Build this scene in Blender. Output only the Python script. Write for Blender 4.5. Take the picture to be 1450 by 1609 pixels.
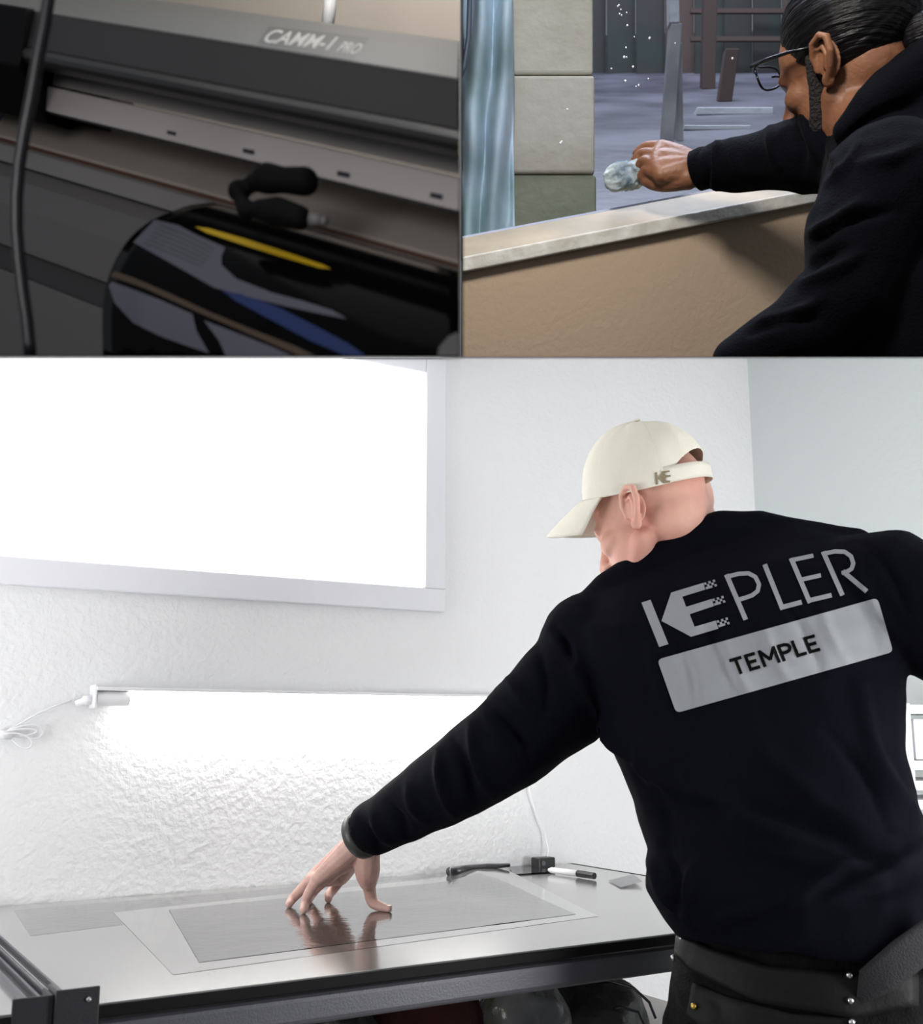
import bpy, bmesh, math, random
import numpy as np
from mathutils import Vector, Matrix, noise
from mathutils.bvhtree import BVHTree
random.seed(4)
for o in list(bpy.data.objects): bpy.data.objects.remove(o)
S = bpy.context.scene
COL = S.collection
# ------------------------------------------------------------------ camera
FP = 1750.0                      # focal length in pixels of the 1450 x 1609 frame
TH = math.atan((1150 - 804.5) / FP)
CAM = Vector((0, 0, 1.21))
RV = Vector((1, 0, 0)); FV = Vector((0, math.cos(TH), math.sin(TH))); UV = Vector((0, -math.sin(TH), math.cos(TH)))
cd = bpy.data.cameras.new('camera'); cam = bpy.data.objects.new('camera', cd); COL.objects.link(cam)
cd.sensor_fit = 'HORIZONTAL'; cd.sensor_width = 36; cd.lens = FP / 1450 * 36
cd.clip_start = .02; cd.clip_end = 100
cam.location = CAM; cam.rotation_euler = (math.pi / 2 + TH, 0, 0)
cd.dof.use_dof = True; cd.dof.focus_distance = 1.95; cd.dof.aperture_fstop = 9.8
S.camera = cam
# ------------------------------------------------------------------ world, lights, exposure
w = bpy.data.worlds.new('world'); S.world = w; w.use_nodes = True
w.node_tree.nodes['Background'].inputs[0].default_value = (.9, .95, 1, 1)
w.node_tree.nodes['Background'].inputs[1].default_value = .26
S.view_settings.view_transform = 'Standard'; S.view_settings.look = 'None'
S.view_settings.exposure = 0; S.view_settings.gamma = 1; S.view_settings.use_curve_mapping = False
def lamp(name, loc, target, size, power, col=(1, 1, 1), size2=None):
    l = bpy.data.lights.new(name, 'AREA'); l.energy = power; l.color = col; l.size = size
    if size2: l.shape = 'RECTANGLE'; l.size_y = size2
    o = bpy.data.objects.new(name, l); COL.objects.link(o); o.location = loc
    o.rotation_euler = (Vector(target) - Vector(loc)).to_track_quat('-Z', 'Y').to_euler()
    return o
def C(px, py, d):                # point seen at a pixel, at depth d along the view axis
    return CAM + FV * d + RV * ((px - 725) / FP * d) + UV * ((804.5 - py) / FP * d)
def cv(x, y, z): return RV * x + UV * y + FV * z     # vector given as right, up, away
def PX(p):
    q = Vector(p) - CAM; d = q.dot(FV)
    return 725 + q.dot(RV) / d * FP, 804.5 - q.dot(UV) / d * FP
def ray(px, py): return (RV * ((px - 725) / FP) + UV * ((804.5 - py) / FP) + FV)
def PY(px, py, Y): r = ray(px, py); return CAM + r * (Y / r.y)
def PZ(px, py, Z): r = ray(px, py); return CAM + r * ((Z - CAM.z) / r.z)
def PP(px, py, p0, n): r = ray(px, py); return CAM + r * ((Vector(p0) - CAM).dot(n) / r.dot(n))
# lower room
lamp('side_fill_left', (-1.35, 1.05, .98), (-.1, 2.3, 1.0), .7, 15.5)  # added fill light at the side, out of view, not a ceiling fitting
lamp('side_fill_right', (1.35, 1.05, .98), (.5, 2.6, 1.2), .7, 20)  # its added counterpart, brightening the right of the bench room
# room of the cutter (dim)
lamp('cutter_room_fill', C(350, -900, .75), C(420, 250, .8), .5, .4, (1, .97, .93))  # added fill from above the cutter, out of view
lamp('cutter_room_side_fill', CAM + cv(-.45, .30, -.05), C(450, 300, .75), .3, 2.4, (1, .97, .94))  # added beside the camera to brighten the rail under the hood
# room of the window (top right)
lamp('window_room_lamp', C(780, -950, .95), C(1150, 420, 1.7), .22, 13, (1, .95, .88))
lamp('yard_fill', C(860, -1050, 1.72), C(850, 200, 2.05), .6, 14, (.92, .96, 1))  # added above the window to brighten the pillar and tarp
lamp('yard_sky', C(1000, -1300, 4.2), C(1050, 180, 4.2), 2.6, 300, (.84, .90, 1))

# ------------------------------------------------------------------ materials
def mat(name, col, rough=.6, metal=0, bump=0, bscale=50, var=0, vscale=8, emit=0, spec=.5, sheen=0, coat=0, stretch=None, alpha=1, col2=None, sss=0, bdet=4):
    m = bpy.data.materials.new(name); m.use_nodes = True
    nt = m.node_tree; b = nt.nodes['Principled BSDF']
    b.inputs['Base Color'].default_value = (*col, 1); b.inputs['Roughness'].default_value = rough
    b.inputs['Metallic'].default_value = metal; b.inputs['Specular IOR Level'].default_value = spec
    if sheen: b.inputs['Sheen Weight'].default_value = sheen; b.inputs['Sheen Roughness'].default_value = .4
    if coat: b.inputs['Coat Weight'].default_value = coat; b.inputs['Coat Roughness'].default_value = .03
    if emit: b.inputs['Emission Color'].default_value = (*col, 1); b.inputs['Emission Strength'].default_value = emit
    if alpha < 1: b.inputs['Alpha'].default_value = alpha
    if sss: b.inputs['Subsurface Weight'].default_value = sss; b.inputs['Subsurface Radius'].default_value = (.01, .004, .002)
    tc = nt.nodes.new('ShaderNodeTexCoord'); mp = nt.nodes.new('ShaderNodeMapping')
    nt.links.new(tc.outputs['Object'], mp.inputs[0])
    if stretch: mp.inputs['Scale'].default_value = stretch
    if var or col2:
        n = nt.nodes.new('ShaderNodeTexNoise'); n.inputs['Scale'].default_value = vscale; n.inputs['Detail'].default_value = 6
        nt.links.new(mp.outputs[0], n.inputs['Vector'])
        mx = nt.nodes.new('ShaderNodeMix'); mx.data_type = 'RGBA'
        c2 = col2 if col2 else tuple(max(0, c * (1 - var)) for c in col)
        mx.inputs[6].default_value = (*col, 1); mx.inputs[7].default_value = (*c2, 1)
        rp = nt.nodes.new('ShaderNodeValToRGB'); rp.color_ramp.elements[0].position = .38; rp.color_ramp.elements[1].position = .62
        nt.links.new(n.outputs[0], rp.inputs[0]); nt.links.new(rp.outputs[0], mx.inputs[0]); nt.links.new(mx.outputs[2], b.inputs['Base Color'])
    if bump:
        n = nt.nodes.new('ShaderNodeTexNoise'); n.inputs['Scale'].default_value = bscale; n.inputs['Detail'].default_value = bdet
        nt.links.new(mp.outputs[0], n.inputs['Vector'])
        bp = nt.nodes.new('ShaderNodeBump'); bp.inputs['Strength'].default_value = bump; bp.inputs['Distance'].default_value = .01
        nt.links.new(n.outputs[0], bp.inputs['Height']); nt.links.new(bp.outputs[0], b.inputs['Normal'])
    return m
M = {}
M['wall'] = mat('woodchip_white', (.80, .80, .81), .75, bump=.28, bscale=80, bdet=2)
M['wallr'] = mat('right_wall_paint', (.68, .725, .725), .8, bump=.1, bscale=60)
M['white'] = mat('white_paint', (.82, .82, .83), .5)
M['frame'] = mat('window_frame_paint', (.75, .75, .79), .4)
M['pane'] = mat('lit_frosted_pane', (1, 1, 1), .4, emit=1.7)
M['tube'] = mat('lamp_tube', (1, .985, .95), .4, emit=32)
M['plastic'] = mat('white_plastic', (.8, .8, .82), .35)
M['floor'] = mat('vinyl_floor', (.5, .47, .44), .5, var=.2)
M['shirt'] = mat('navy_jersey', (.0026, .0029, .0060), .85, bump=.2, bscale=500, sheen=.002, spec=.05)
M['hood'] = mat('dark_hoodie', (.0016, .0018, .0040), .9, bump=.3, bscale=350, sheen=.015, spec=.08)
M['jeans'] = mat('black_denim', (.006, .006, .007), .9, bump=.35, bscale=300, var=.5, vscale=60, sheen=.03, spec=.12)
M['leather'] = mat('black_leather', (.002, .002, .0018), .6, bump=.1, bscale=150, spec=.2)
M['webbing'] = mat('grey_webbing', (.007, .0065, .009), .8, bump=.3, bscale=400)
M['skin'] = mat('pale_skin', (.74, .42, .33), .5, bump=.08, bscale=200, col2=(.68, .34, .27), vscale=14, sss=.15, spec=.35)
M['skinh'] = mat('hand_skin', (.62, .40, .345), .5, bump=.15, bscale=160, col2=(.54, .32, .275), vscale=30, sss=.15, spec=.35)
M['skin2'] = mat('tan_skin', (.25, .11, .058), .5, bump=.15, bscale=150, col2=(.19, .08, .042), vscale=18, sss=.1, spec=.35)
M['nail'] = mat('finger_nail', (.80, .60, .52), .3)
M['cap'] = mat('cream_cotton', (.80, .765, .66), .85, bump=.25, bscale=500, sheen=.1)
M['capin'] = mat('cap_lining', (.14, .09, .075), .9)
M['olive'] = mat('olive_thread', (.29, .24, .14), .8, bump=.5, bscale=600)
M['print'] = mat('grey_transfer_print', (.27, .28, .30), .6, bump=.1, bscale=90)
M['ink'] = mat('black_ink', (.004, .004, .004), .8, spec=.05)
M['watch'] = mat('grey_green_band', (.035, .038, .034), .45)
M['rivet'] = mat('steel_rivet', (.5, .5, .52), .3, 1)
M['brass'] = mat('brass_rivet', (.6, .4, .1), .3, 1)
M['top'] = mat('polished_grey_laminate', (.52, .52, .51), .17, metal=.8, var=.05, vscale=3)
M['edge'] = mat('black_edge_strip', (.006, .006, .007), .6, spec=.15)
M['steel'] = mat('grey_powder_coat', (.10, .10, .115), .45, metal=.3, bump=.1, bscale=420)
M['post'] = mat('dark_powder_coat', (.028, .028, .034), .5, metal=.3, bump=.1, bscale=420)
M['film'] = mat('tint_film', (.28, .28, .28), .03, metal=.85, bump=.05, bscale=70)
M['liner'] = mat('clear_liner', (.60, .60, .59), .08, metal=.85, bump=.03, bscale=30)
M['filmd'] = mat('dark_film', (.05, .05, .055), .08, metal=.4)
M['black'] = mat('black_plastic', (.008, .008, .009), .35)
M['matte'] = mat('matte_black_plastic', (.004, .004, .005), .7, spec=.1)
M['blackbag'] = mat('black_nylon', (.006, .006, .007), .5, bump=.6, bscale=40)
M['blue'] = mat('blue_grey_card', (.28, .33, .45), .7)
M['red'] = mat('dark_red_cloth', (.045, .006, .006), .9, bump=.6, bscale=60)
M['yellow'] = mat('yellow_green_card', (.45, .45, .05), .6)
M['beige'] = mat('beige_shelf_board', (.60, .56, .53), .6)
M['clear'] = mat('cloudy_plastic', (.18, .18, .19), .2, alpha=.7, bump=.8, bscale=30)
# cutter
M['hoodtop'] = mat('grey_machine_paint', (.115, .115, .112), .55)
M['hoodfront'] = mat('dark_machine_paint', (.028, .025, .028), .6)
M['lip'] = mat('rounded_lip_paint', (.03, .03, .032), .35, spec=.25)
M['rail'] = mat('rail_aluminium', (.50, .46, .455), .5, metal=.2)
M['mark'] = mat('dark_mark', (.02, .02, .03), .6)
M['platen'] = mat('platen_beige', (.30, .26, .235), .6)
M['bar'] = mat('pale_machine_paint', (.17, .16, .16), .55)
M['body'] = mat('grey_body_paint', (.095, .088, .092), .55)
M['brown'] = mat('brown_strip', (.10, .045, .03), .6)
M['vinyl'] = mat('black_gloss_vinyl', (.0025, .0025, .003), .12, spec=.04)
M['sheet'] = mat('grey_white_patch', (.085, .085, .115), .5, stretch=(1, 1, 1))  # colour of the grey-white patches on the vinyl
M['ystreak'] = mat('yellow_streak', (.62, .40, .01), .5)
M['bstreak'] = mat('blue_streak', (.003, .018, .10), .4)
M['ostreak'] = mat('brown_streak', (.06, .035, .018), .5)
M['label'] = mat('badge_black', (.014, .014, .014), .5)
M['letter'] = mat('badge_silver', (.62, .62, .60), .5)
M['cable'] = mat('black_cable', (.012, .012, .017), .35)
M['bgwall'] = mat('cream_wall', (.38, .34, .30), .8, var=.06, vscale=3)
# window room
M['tan'] = mat('tan_stipple_wall', (.47, .355, .255), .8, bump=.15, bscale=110, bdet=2)
M['sill'] = mat('beige_sill', (.42, .33, .22), .6, col2=(.30, .25, .17), vscale=9)
M['nose'] = mat('worn_white_sill', (.62, .61, .57), .6, bump=.3, bscale=60, col2=(.5, .48, .43), vscale=30)
M['bead'] = mat('glazing_bead', (.55, .62, .85), .4)
M['conc'] = mat('stained_concrete', (.50, .46, .36), .9, bump=.25, bscale=40, col2=(.36, .32, .22), vscale=5)
M['conc2'] = mat('mossy_concrete', (.30, .29, .20), .9, bump=.4, bscale=40, col2=(.22, .23, .15), vscale=6)
M['tarp'] = mat('pale_blue_tarp', (.56, .66, .72), .6, col2=(.26, .38, .35), vscale=5)
M['hose'] = mat('grey_hose', (.07, .09, .11), .5)
M['ground'] = mat('wet_yard', (.105, .10, .125), .45, bump=.5, bscale=14, col2=(.03, .03, .042), vscale=2.2)
M['fence'] = mat('green_shed_board', (.014, .026, .02), .8, col2=(.022, .018, .017), vscale=4)
M['wood'] = mat('weathered_post', (.36, .36, .36), .8, var=.3)
M['rust'] = mat('rusty_post', (.06, .034, .026), .8)
M['stone'] = mat('pale_rubble', (.60, .62, .64), .9, bump=.5, bscale=20)
M['hair'] = mat('black_hair', (.004, .0035, .0045), .42, bump=.6, bscale=24, stretch=(.6, 1, 9), spec=.25)
M['beard'] = mat('black_beard', (.012, .009, .009), .8, bump=.9, bscale=250)
M['specs'] = mat('black_acetate', (.008, .009, .012), .25)
M['cloth'] = mat('blue_white_cloth', (.60, .68, .70), .8, bump=.5, bscale=80, col2=(.05, .10, .16), vscale=22)
M['slab'] = mat('partition_board', (.012, .012, .012), .8)
g = bpy.data.materials.new('clear_glass'); g.use_nodes = True; nt = g.node_tree; nt.nodes.clear()
o_ = nt.nodes.new('ShaderNodeOutputMaterial'); mx = nt.nodes.new('ShaderNodeMixShader'); tr = nt.nodes.new('ShaderNodeBsdfTransparent'); gl = nt.nodes.new('ShaderNodeBsdfGlossy')
tr.inputs[0].default_value = (.93, .95, 1, 1); gl.inputs['Roughness'].default_value = .05; mx.inputs[0].default_value = .012
nt.links.new(tr.outputs[0], mx.inputs[1]); nt.links.new(gl.outputs[0], mx.inputs[2]); nt.links.new(mx.outputs[0], o_.inputs[0]); M['glass'] = g
M['drop'] = mat('water_drop', (.9, .92, 1), .1, spec=1)

# ------------------------------------------------------------------ mesh helpers
class A:                         # accumulates vertices and faces
    def __init__(s): s.v = []; s.f = []
    def add(s, v, f):
        n = len(s.v); s.v += [Vector(p) for p in v]; s.f += [tuple(i + n for i in q) for q in f]; return s
    def loft(s, rings, cap=True):
        n = len(rings[0]); v = [p for r in rings for p in r]; f = []
        for i in range(len(rings) - 1):
            for j in range(n): f.append((i*n+j, i*n+(j+1) % n, (i+1)*n+(j+1) % n, (i+1)*n+j))
        if cap: f.append(tuple(range(n))[::-1]); f.append(tuple((len(rings)-1)*n + j for j in range(n)))
        return s.add(v, f)
    def tube(s, pts, rad, n=12, cap=True, flat=None):
        pts = [Vector(p) for p in pts]; rad = rad if hasattr(rad, '__len__') else [rad]*len(pts)
        rings = []; up = Vector((.13, .31, .94)).normalized()
        for i, p in enumerate(pts):
            t = (pts[min(i+1, len(pts)-1)] - pts[max(i-1, 0)]).normalized()
            a = t.cross(up)
            if a.length < .05: a = t.cross(Vector((1, 0, 0)))
            a.normalize(); b = a.cross(t).normalized(); up = b
            rings.append([p + a*rad[i]*math.cos(2*math.pi*k/n) + b*rad[i]*math.sin(2*math.pi*k/n) for k in range(n)])
        return s.loft(rings, cap)
    def limb(s, pts, rad, n=14):     # tube with round ends
        s.tube(pts, rad, n)
        s.ball(pts[0], rad[0]); return s.ball(pts[-1], rad[-1])
    def ball(s, c, r, ax=None, n=16, m=10):
        c = Vector(c)
        if not hasattr(r, '__len__'): r = (r, r, r)
        ax = ax or (Vector((1, 0, 0)), Vector((0, 1, 0)), Vector((0, 0, 1)))
        v = []; f = []
        for i in range(m+1):
            t = math.pi*i/m
            for j in range(n):
                p = 2*math.pi*j/n
                v.append(c + ax[0]*r[0]*math.sin(t)*math.cos(p) + ax[1]*r[1]*math.sin(t)*math.sin(p) + ax[2]*r[2]*math.cos(t))
        for i in range(m):
            for j in range(n):
                f.append((i*n+j, (i+1)*n+j, (i+1)*n+(j+1) % n, i*n+(j+1) % n))
        return s.add(v, f)
    def box(s, o, a, b, c):          # corner and three edge vectors
        o, a, b, c = map(Vector, (o, a, b, c))
        v = [o, o+a, o+a+b, o+b, o+c, o+a+c, o+a+b+c, o+b+c]
        return s.add(v, [(0, 3, 2, 1), (4, 5, 6, 7), (0, 1, 5, 4), (1, 2, 6, 5), (2, 3, 7, 6), (3, 0, 4, 7)])
    def prism(s, prof, vec):
        n = len(prof); vec = Vector(vec)
        v = [Vector(p) for p in prof] + [Vector(p) + vec for p in prof]
        return s.add(v, [tuple(range(n))[::-1], tuple(range(n, 2*n))] + [(i, (i+1) % n, n+(i+1) % n, n+i) for i in range(n)])
SLABN = ray(725, 562).cross(RV).normalized()
if SLABN.z < 0: SLABN = -SLABN
def clip(bm, co, no):
    closed = not any(e.is_boundary for e in bm.edges)
    bmesh.ops.bisect_plane(bm, geom=bm.verts[:]+bm.edges[:]+bm.faces[:], plane_co=co, plane_no=no, clear_outer=False, clear_inner=True)
    ed = [e for e in bm.edges if e.is_boundary] if closed else []
    try: bmesh.ops.holes_fill(bm, edges=ed, sides=0)
    except Exception: pass
def to_obj(name, acc, m, parent=None, smooth=False, cut=None, bevel=0, fix=True, solid=0):
    me = bpy.data.meshes.new(name)
    if isinstance(acc, bpy.types.Mesh): me = acc
    else: me.from_pydata([tuple(p) for p in acc.v], [], acc.f)
    if cut or fix:
        bm = bmesh.new(); bm.from_mesh(me)
        if fix: bmesh.ops.recalc_face_normals(bm, faces=bm.faces)
        if cut:
            clip(bm, CAM + SLABN*.001, SLABN)
            if cut == 'L': clip(bm, Vector((-.0015, 0, 0)), Vector((-1, 0, 0)))
            if cut == 'R': clip(bm, Vector((.0015, 0, 0)), Vector((1, 0, 0)))
        bm.to_mesh(me); bm.free()
    me.materials.clear(); me.materials.append(m)
    if smooth: me.polygons.foreach_set('use_smooth', [True]*len(me.polygons))
    o = bpy.data.objects.new(name, me); COL.objects.link(o)
    if bevel:
        b = o.modifiers.new('bevel', 'BEVEL'); b.width = bevel; b.segments = 3; b.limit_method = 'ANGLE'; b.angle_limit = .6
    if solid: b = o.modifiers.new('thick', 'SOLIDIFY'); b.thickness = solid
    if parent: put(o, parent)
    return o
def put(o, parent):
    o.parent = parent
    if parent.type == 'EMPTY': o.matrix_parent_inverse = Matrix.Translation(parent.location).inverted()
def thing(name, label, cat, loc, group=None):
    o = bpy.data.objects.new(name, None); COL.objects.link(o); o.location = loc; o.empty_display_size = .05
    return tag(o, label, cat, group)
def tag(o, label, cat, group=None, kind=None):
    o['label'] = label
    if cat: o['category'] = cat
    if group: o['group'] = group
    if kind: o['kind'] = kind
    return o
def struct(o): o['kind'] = 'structure'; return o
def remesh(acc, vox, it=6, fac=.5):
    me = bpy.data.meshes.new('t'); me.from_pydata([tuple(p) for p in acc.v], [], acc.f)
    bm = bmesh.new(); bm.from_mesh(me)
    bmesh.ops.recalc_face_normals(bm, faces=bm.faces); bm.to_mesh(me); bm.free()
    o = bpy.data.objects.new('t', me); COL.objects.link(o)
    r = o.modifiers.new('r', 'REMESH'); r.mode = 'VOXEL'; r.voxel_size = vox
    s = o.modifiers.new('s', 'SMOOTH'); s.iterations = it; s.factor = fac
    dg = bpy.context.evaluated_depsgraph_get()
    me2 = bpy.data.meshes.new_from_object(o.evaluated_get(dg), depsgraph=dg)
    bpy.data.objects.remove(o); return me2
def wrinkle(me, creases, namp=.003, nscale=9, seed=0, stretch=(1, 1, 1), fine=.0):
    n = len(me.vertices); co = np.empty(n*3); me.vertices.foreach_get('co', co); co = co.reshape(-1, 3)
    no = np.empty(n*3); me.vertices.foreach_get('normal', no); no = no.reshape(-1, 3)
    q = co - np.array(CAM); d = q @ np.array(FV); u = 725 + (q @ np.array(RV))/d*FP; v = 804.5 - (q @ np.array(UV))/d*FP
    face = np.clip(-(no*q).sum(1)/np.linalg.norm(q, axis=1)*3, 0, 1)
    disp = np.zeros(n)
    for (x1, y1, x2, y2, wd, am) in creases:
        dx, dy = x2-x1, y2-y1; L = dx*dx+dy*dy
        t = ((u-x1)*dx+(v-y1)*dy)/L; tc = np.clip(t, 0, 1)
        bow = .08*math.sqrt(L)*np.sin(np.pi*tc)*(1 if am > 0 else -1)
        nx, ny = -dy/math.sqrt(L), dx/math.sqrt(L)
        r = np.hypot(u-(x1+tc*dx+nx*bow), v-(y1+tc*dy+ny*bow))
        disp += am*np.exp(-(r/wd)**2)*(.35+.65*np.sin(np.pi*np.clip(tc, .02, .98)))*face
    for i in range(n):
        p = Vector(co[i]); p = Vector((p.x*stretch[0], p.y*stretch[1], p.z*stretch[2]))*nscale + Vector((seed, 0, 0))
        k = noise.noise(p)
        disp[i] += namp*(1-2*abs(k)*1.6) + (fine*noise.noise(p*4) if fine else 0)
    co = co + no*disp[:, None]
    me.vertices.foreach_set('co', co.reshape(-1)); me.update()
def ring2(L, R, th, n=28, pw=2.3, push=0):
    L = Vector(L); R = Vector(R); c = (L+R)/2; a = (R-L)/2; v = (c-CAM).normalized()
    b = v - a*(v.dot(a)/a.length_squared); b.normalize(); c = c + b*push
    out = []
    for k in range(n):
        t = 2*math.pi*k/n; x, y = math.cos(t), math.sin(t)
        out.append(c + a*math.copysign(abs(x)**(2/pw), x) + b*th*math.copysign(abs(y)**(2/pw), y))
    return out
def dice(bm, step):
    xs = [v.co.x for v in bm.verts]; ys = [v.co.y for v in bm.verts]
    x = min(xs)+step
    while x < max(xs): bmesh.ops.bisect_plane(bm, geom=bm.verts[:]+bm.edges[:]+bm.faces[:], plane_co=(x, 0, 0), plane_no=(1, 0, 0)); x += step
    y = min(ys)+step
    while y < max(ys): bmesh.ops.bisect_plane(bm, geom=bm.verts[:]+bm.edges[:]+bm.faces[:], plane_co=(0, y, 0), plane_no=(0, 1, 0)); y += step
def decal(name, polys, m, parent, bvh=None, plane=None, off=.001, step=6, mesh=None):
    """polys: flat outlines in picture coordinates, laid onto the real surface beneath them."""
    bm = bmesh.new()
    if mesh: bm.from_mesh(mesh)
    else:
        for pl in polys:
            vs = [bm.verts.new((x, y, 0)) for x, y in pl]
            bm.faces.new(vs).normal_update()
        bmesh.ops.triangulate(bm, faces=bm.faces[:])
    if bvh: dice(bm, step)
    for v in bm.verts:
        r = ray(v.co.x, v.co.y).normalized()
        if bvh:
            h = bvh.ray_cast(CAM, r)  # first surface met
            if h[0] is None: h = bvh.find_nearest(CAM + r*1.65)
            v.co = h[0] - r*off
        else:
            v.co = PP(v.co.x, v.co.y, *plane) - r*off
    me = bpy.data.meshes.new(name); bm.to_mesh(me); bm.free()
    return to_obj(name, me, m, parent, fix=False, smooth=bool(bvh))
def bvh_of(me): return BVHTree.FromPolygons([v.co.copy() for v in me.vertices], [tuple(p.vertices) for p in me.polygons])
def stroke(pts, wd):
    out = []
    for (x1, y1), (x2, y2) in zip(pts[:-1], pts[1:]):
        L = math.hypot(x2-x1, y2-y1); nx, ny = -(y2-y1)/L*wd/2, (x2-x1)/L*wd/2
        ex, ey = (x2-x1)/L*wd*.12, (y2-y1)/L*wd*.12
        out.append([(x1+nx-ex, y1+ny-ey), (x2+nx+ex, y2+ny+ey), (x2-nx+ex, y2-ny+ey), (x1-nx-ex, y1-ny-ey)])
    return out
def text_flat(s, quad, offset=0.0, shear=0):
    """text outline mapped into a four-cornered area (top-left, top-right, bottom-right, bottom-left)"""
    cu = bpy.data.curves.new('t', 'FONT'); cu.body = s; cu.offset = offset; cu.shear = shear; cu.resolution_u = 6
    o = bpy.data.objects.new('t', cu); COL.objects.link(o)
    dg = bpy.context.evaluated_depsgraph_get(); dg.update()
    me = bpy.data.meshes.new_from_object(o.evaluated_get(dg)); bpy.data.objects.remove(o)
    xs = [v.co.x for v in me.vertices]; ys = [v.co.y for v in me.vertices]
    x0, x1, y0, y1 = min(xs), max(xs), min(ys), max(ys)
    tl, tr_, br, bl = [Vector((*q, 0)) for q in quad]
    for v in me.vertices:
        a = (v.co.x-x0)/(x1-x0); b = (v.co.y-y0)/(y1-y0)
        v.co = (bl*(1-a)+br*a)*(1-b) + (tl*(1-a)+tr_*a)*b
    return me
def frame_pt(o, r, f, u): return lambda x, y, z: o + r*x + f*y + u*z

# ================================================================== THE ROOMS
D = Vector((.854, .520, 0)).normalized(); N = Vector((D.y, -D.x, 0))      # along the bench, out from the wall
BL = Vector((-.77, 1.99, 0)); TZ = .92; Z = Vector((0, 0, 1))
WN = N; W0 = BL - N*.004
def T(d, n, z): return BL + D*d + N*n + Z*z
corner_d = (PP(1181, 700, W0, N) - W0).dot(D)
def slabz(y): return CAM.z + y*math.tan(math.asin(-0.0) + math.atan2(ray(725, 562).z, ray(725, 562).y))
# back wall (one prism whose top follows the sloping ceiling)
def wall_prism(p0, p1, nrm, th=.04, zt=None):
    a = Vector((p0.x, p0.y, 0)); b = Vector((p1.x, p1.y, 0))
    pr = [a - Z*.02, b - Z*.02, b + Z*(slabz(b.y)), a + Z*(slabz(a.y))]
    pr = [p + Z*0 for p in pr]
    return A().prism(pr, -nrm*th)
wb = wall_prism(W0 - D*1.0, W0 + D*corner_d, N)
struct(to_obj('wall_back', wb, M['wall']))
CR = W0 + D*corner_d
wr = wall_prism(CR, CR + N*2.6, -D)
struct(to_obj('wall_right', wr, M['wallr']))
struct(to_obj('floor', A().box((-3, .2, -.05), (6, 0, 0), (0, 4.2, 0), (0, 0, .05)), M['floor']))
# sloping boards that part the three rooms
def edge_pt(x, y): return Vector((x, y, slabz(y)))
def board(name, pts, th, m):
    a = A().prism(pts, th); return struct(to_obj(name, a, m))
board('ceiling', [edge_pt(-2.6, -.1), edge_pt(-.3, -.1), edge_pt(-.3, .56), edge_pt(0, .56), edge_pt(0, .8), edge_pt(2.6, .8), edge_pt(2.6, 3.8), edge_pt(-2.6, 3.8)], SLABN*-.0006, M['white'])  # near left wing added to keep lower-room light off the vinyl
board('floor_upper', [edge_pt(-2.6, -.1), edge_pt(-.3, -.1), edge_pt(-.3, .562), edge_pt(0, .562), edge_pt(0, .802), edge_pt(2.6, .802), edge_pt(2.6, 3.8), edge_pt(-2.6, 3.8)], SLABN*.0004, M['slab'])  # same added near left wing as the ceiling board
up = SLABN
e0, e1 = edge_pt(0, .56), edge_pt(0, 3.4)
board('wall_middle', [e0, e1, e1 + up*1.6, e0 + up*1.0], Vector((.0008, 0, 0)), M['slab'])

# ---------------- window of the lower room
def onwall(px, py, off=0): return PP(px, py, W0 + N*off, N)
fr_th = .018
q = [onwall(-60, 932), onwall(694, 963), onwall(690, 500), onwall(-60, 330)]
qi = [onwall(-60, 894), onwall(662, 925), onwall(655, 587), onwall(-60, 470)]
zb = q[1].z; zib = qi[1].z + .0
dr = (q[1]-W0).dot(D); dri = (qi[1]-W0).dot(D); dl = (q[0]-W0).dot(D)-.1
zt_i = onwall(655, 587).z; zt = zt_i + .05
win = struct(bpy.data.objects.new('window_1', None)); COL.objects.link(win); win.location = W0 + D*((dr+dl)/2) + Z*zb
def wq(d, n, z): return W0 + D*d + N*n + Z*z
def wclip(name, acc, m, par, bev=0): 
    o = to_obj(name, acc, m, par, bevel=bev)
    bm = bmesh.new(); bm.from_mesh(o.data); clip(bm, CAM - SLABN*.002, -SLABN); bm.to_mesh(o.data); bm.free(); return o
wclip('frame_rail', A().box(wq(dl, 0, zb), D*(dr-dl), N*fr_th, Z*(zib-zb)), M['frame'], win, .003)
wclip('frame_stile', A().box(wq(dri, 0, zib), D*(dr-dri), N*fr_th, Z*(zt-zib)), M['frame'], win, .003)
wclip('frame_rail', A().box(wq(dl, 0, zt_i), D*(dri-dl), N*fr_th, Z*(zt-zt_i)), M['frame'], win, .003)
wclip('pane', A().box(wq(dl, .001, zib), D*(dri-dl), N*.004, Z*(zt_i-zib)), M['pane'], win)

# ---------------- tube lamp on the wall
t0 = onwall(143, 1092); t1 = onwall(768, 1103)
d0 = (t0-W0).dot(D); d1 = (t1-W0).dot(D)+.02; z0 = (t0.z+t1.z)/2
lampo = thing('tube_lamp', 'lit white tube lamp fixed to the wall above the workbench', 'lamp', wq(d0, 0, z0))
to_obj('housing', A().box(wq(d0, 0, z0+.0075), D*(d1-d0), N*.042, Z*.0065), M['plastic'], lampo, bevel=.002)
def capsule(d_a, d_b, r, nn=.024, dz=-.006): return A().tube([wq(d_a, nn, z0+dz), wq(d_b, nn, z0+dz)], r, 20)
to_obj('end_sleeve', capsule(d0+.003, d0+.062, .0135), M['plastic'], lampo, smooth=False)
to_obj('end_plate', A().box(wq(d0-.003, 0, z0-.024), D*.005, N*.040, Z*.042), M['plastic'], lampo, bevel=.002)
to_obj('tube', capsule(d0+.062, d1-.004, .0125), M['tube'], lampo)
to_obj('end_plate', A().box(wq(d1, 0, z0-.02), D*.004, N*.038, Z*.036), M['plastic'], lampo)
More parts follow.
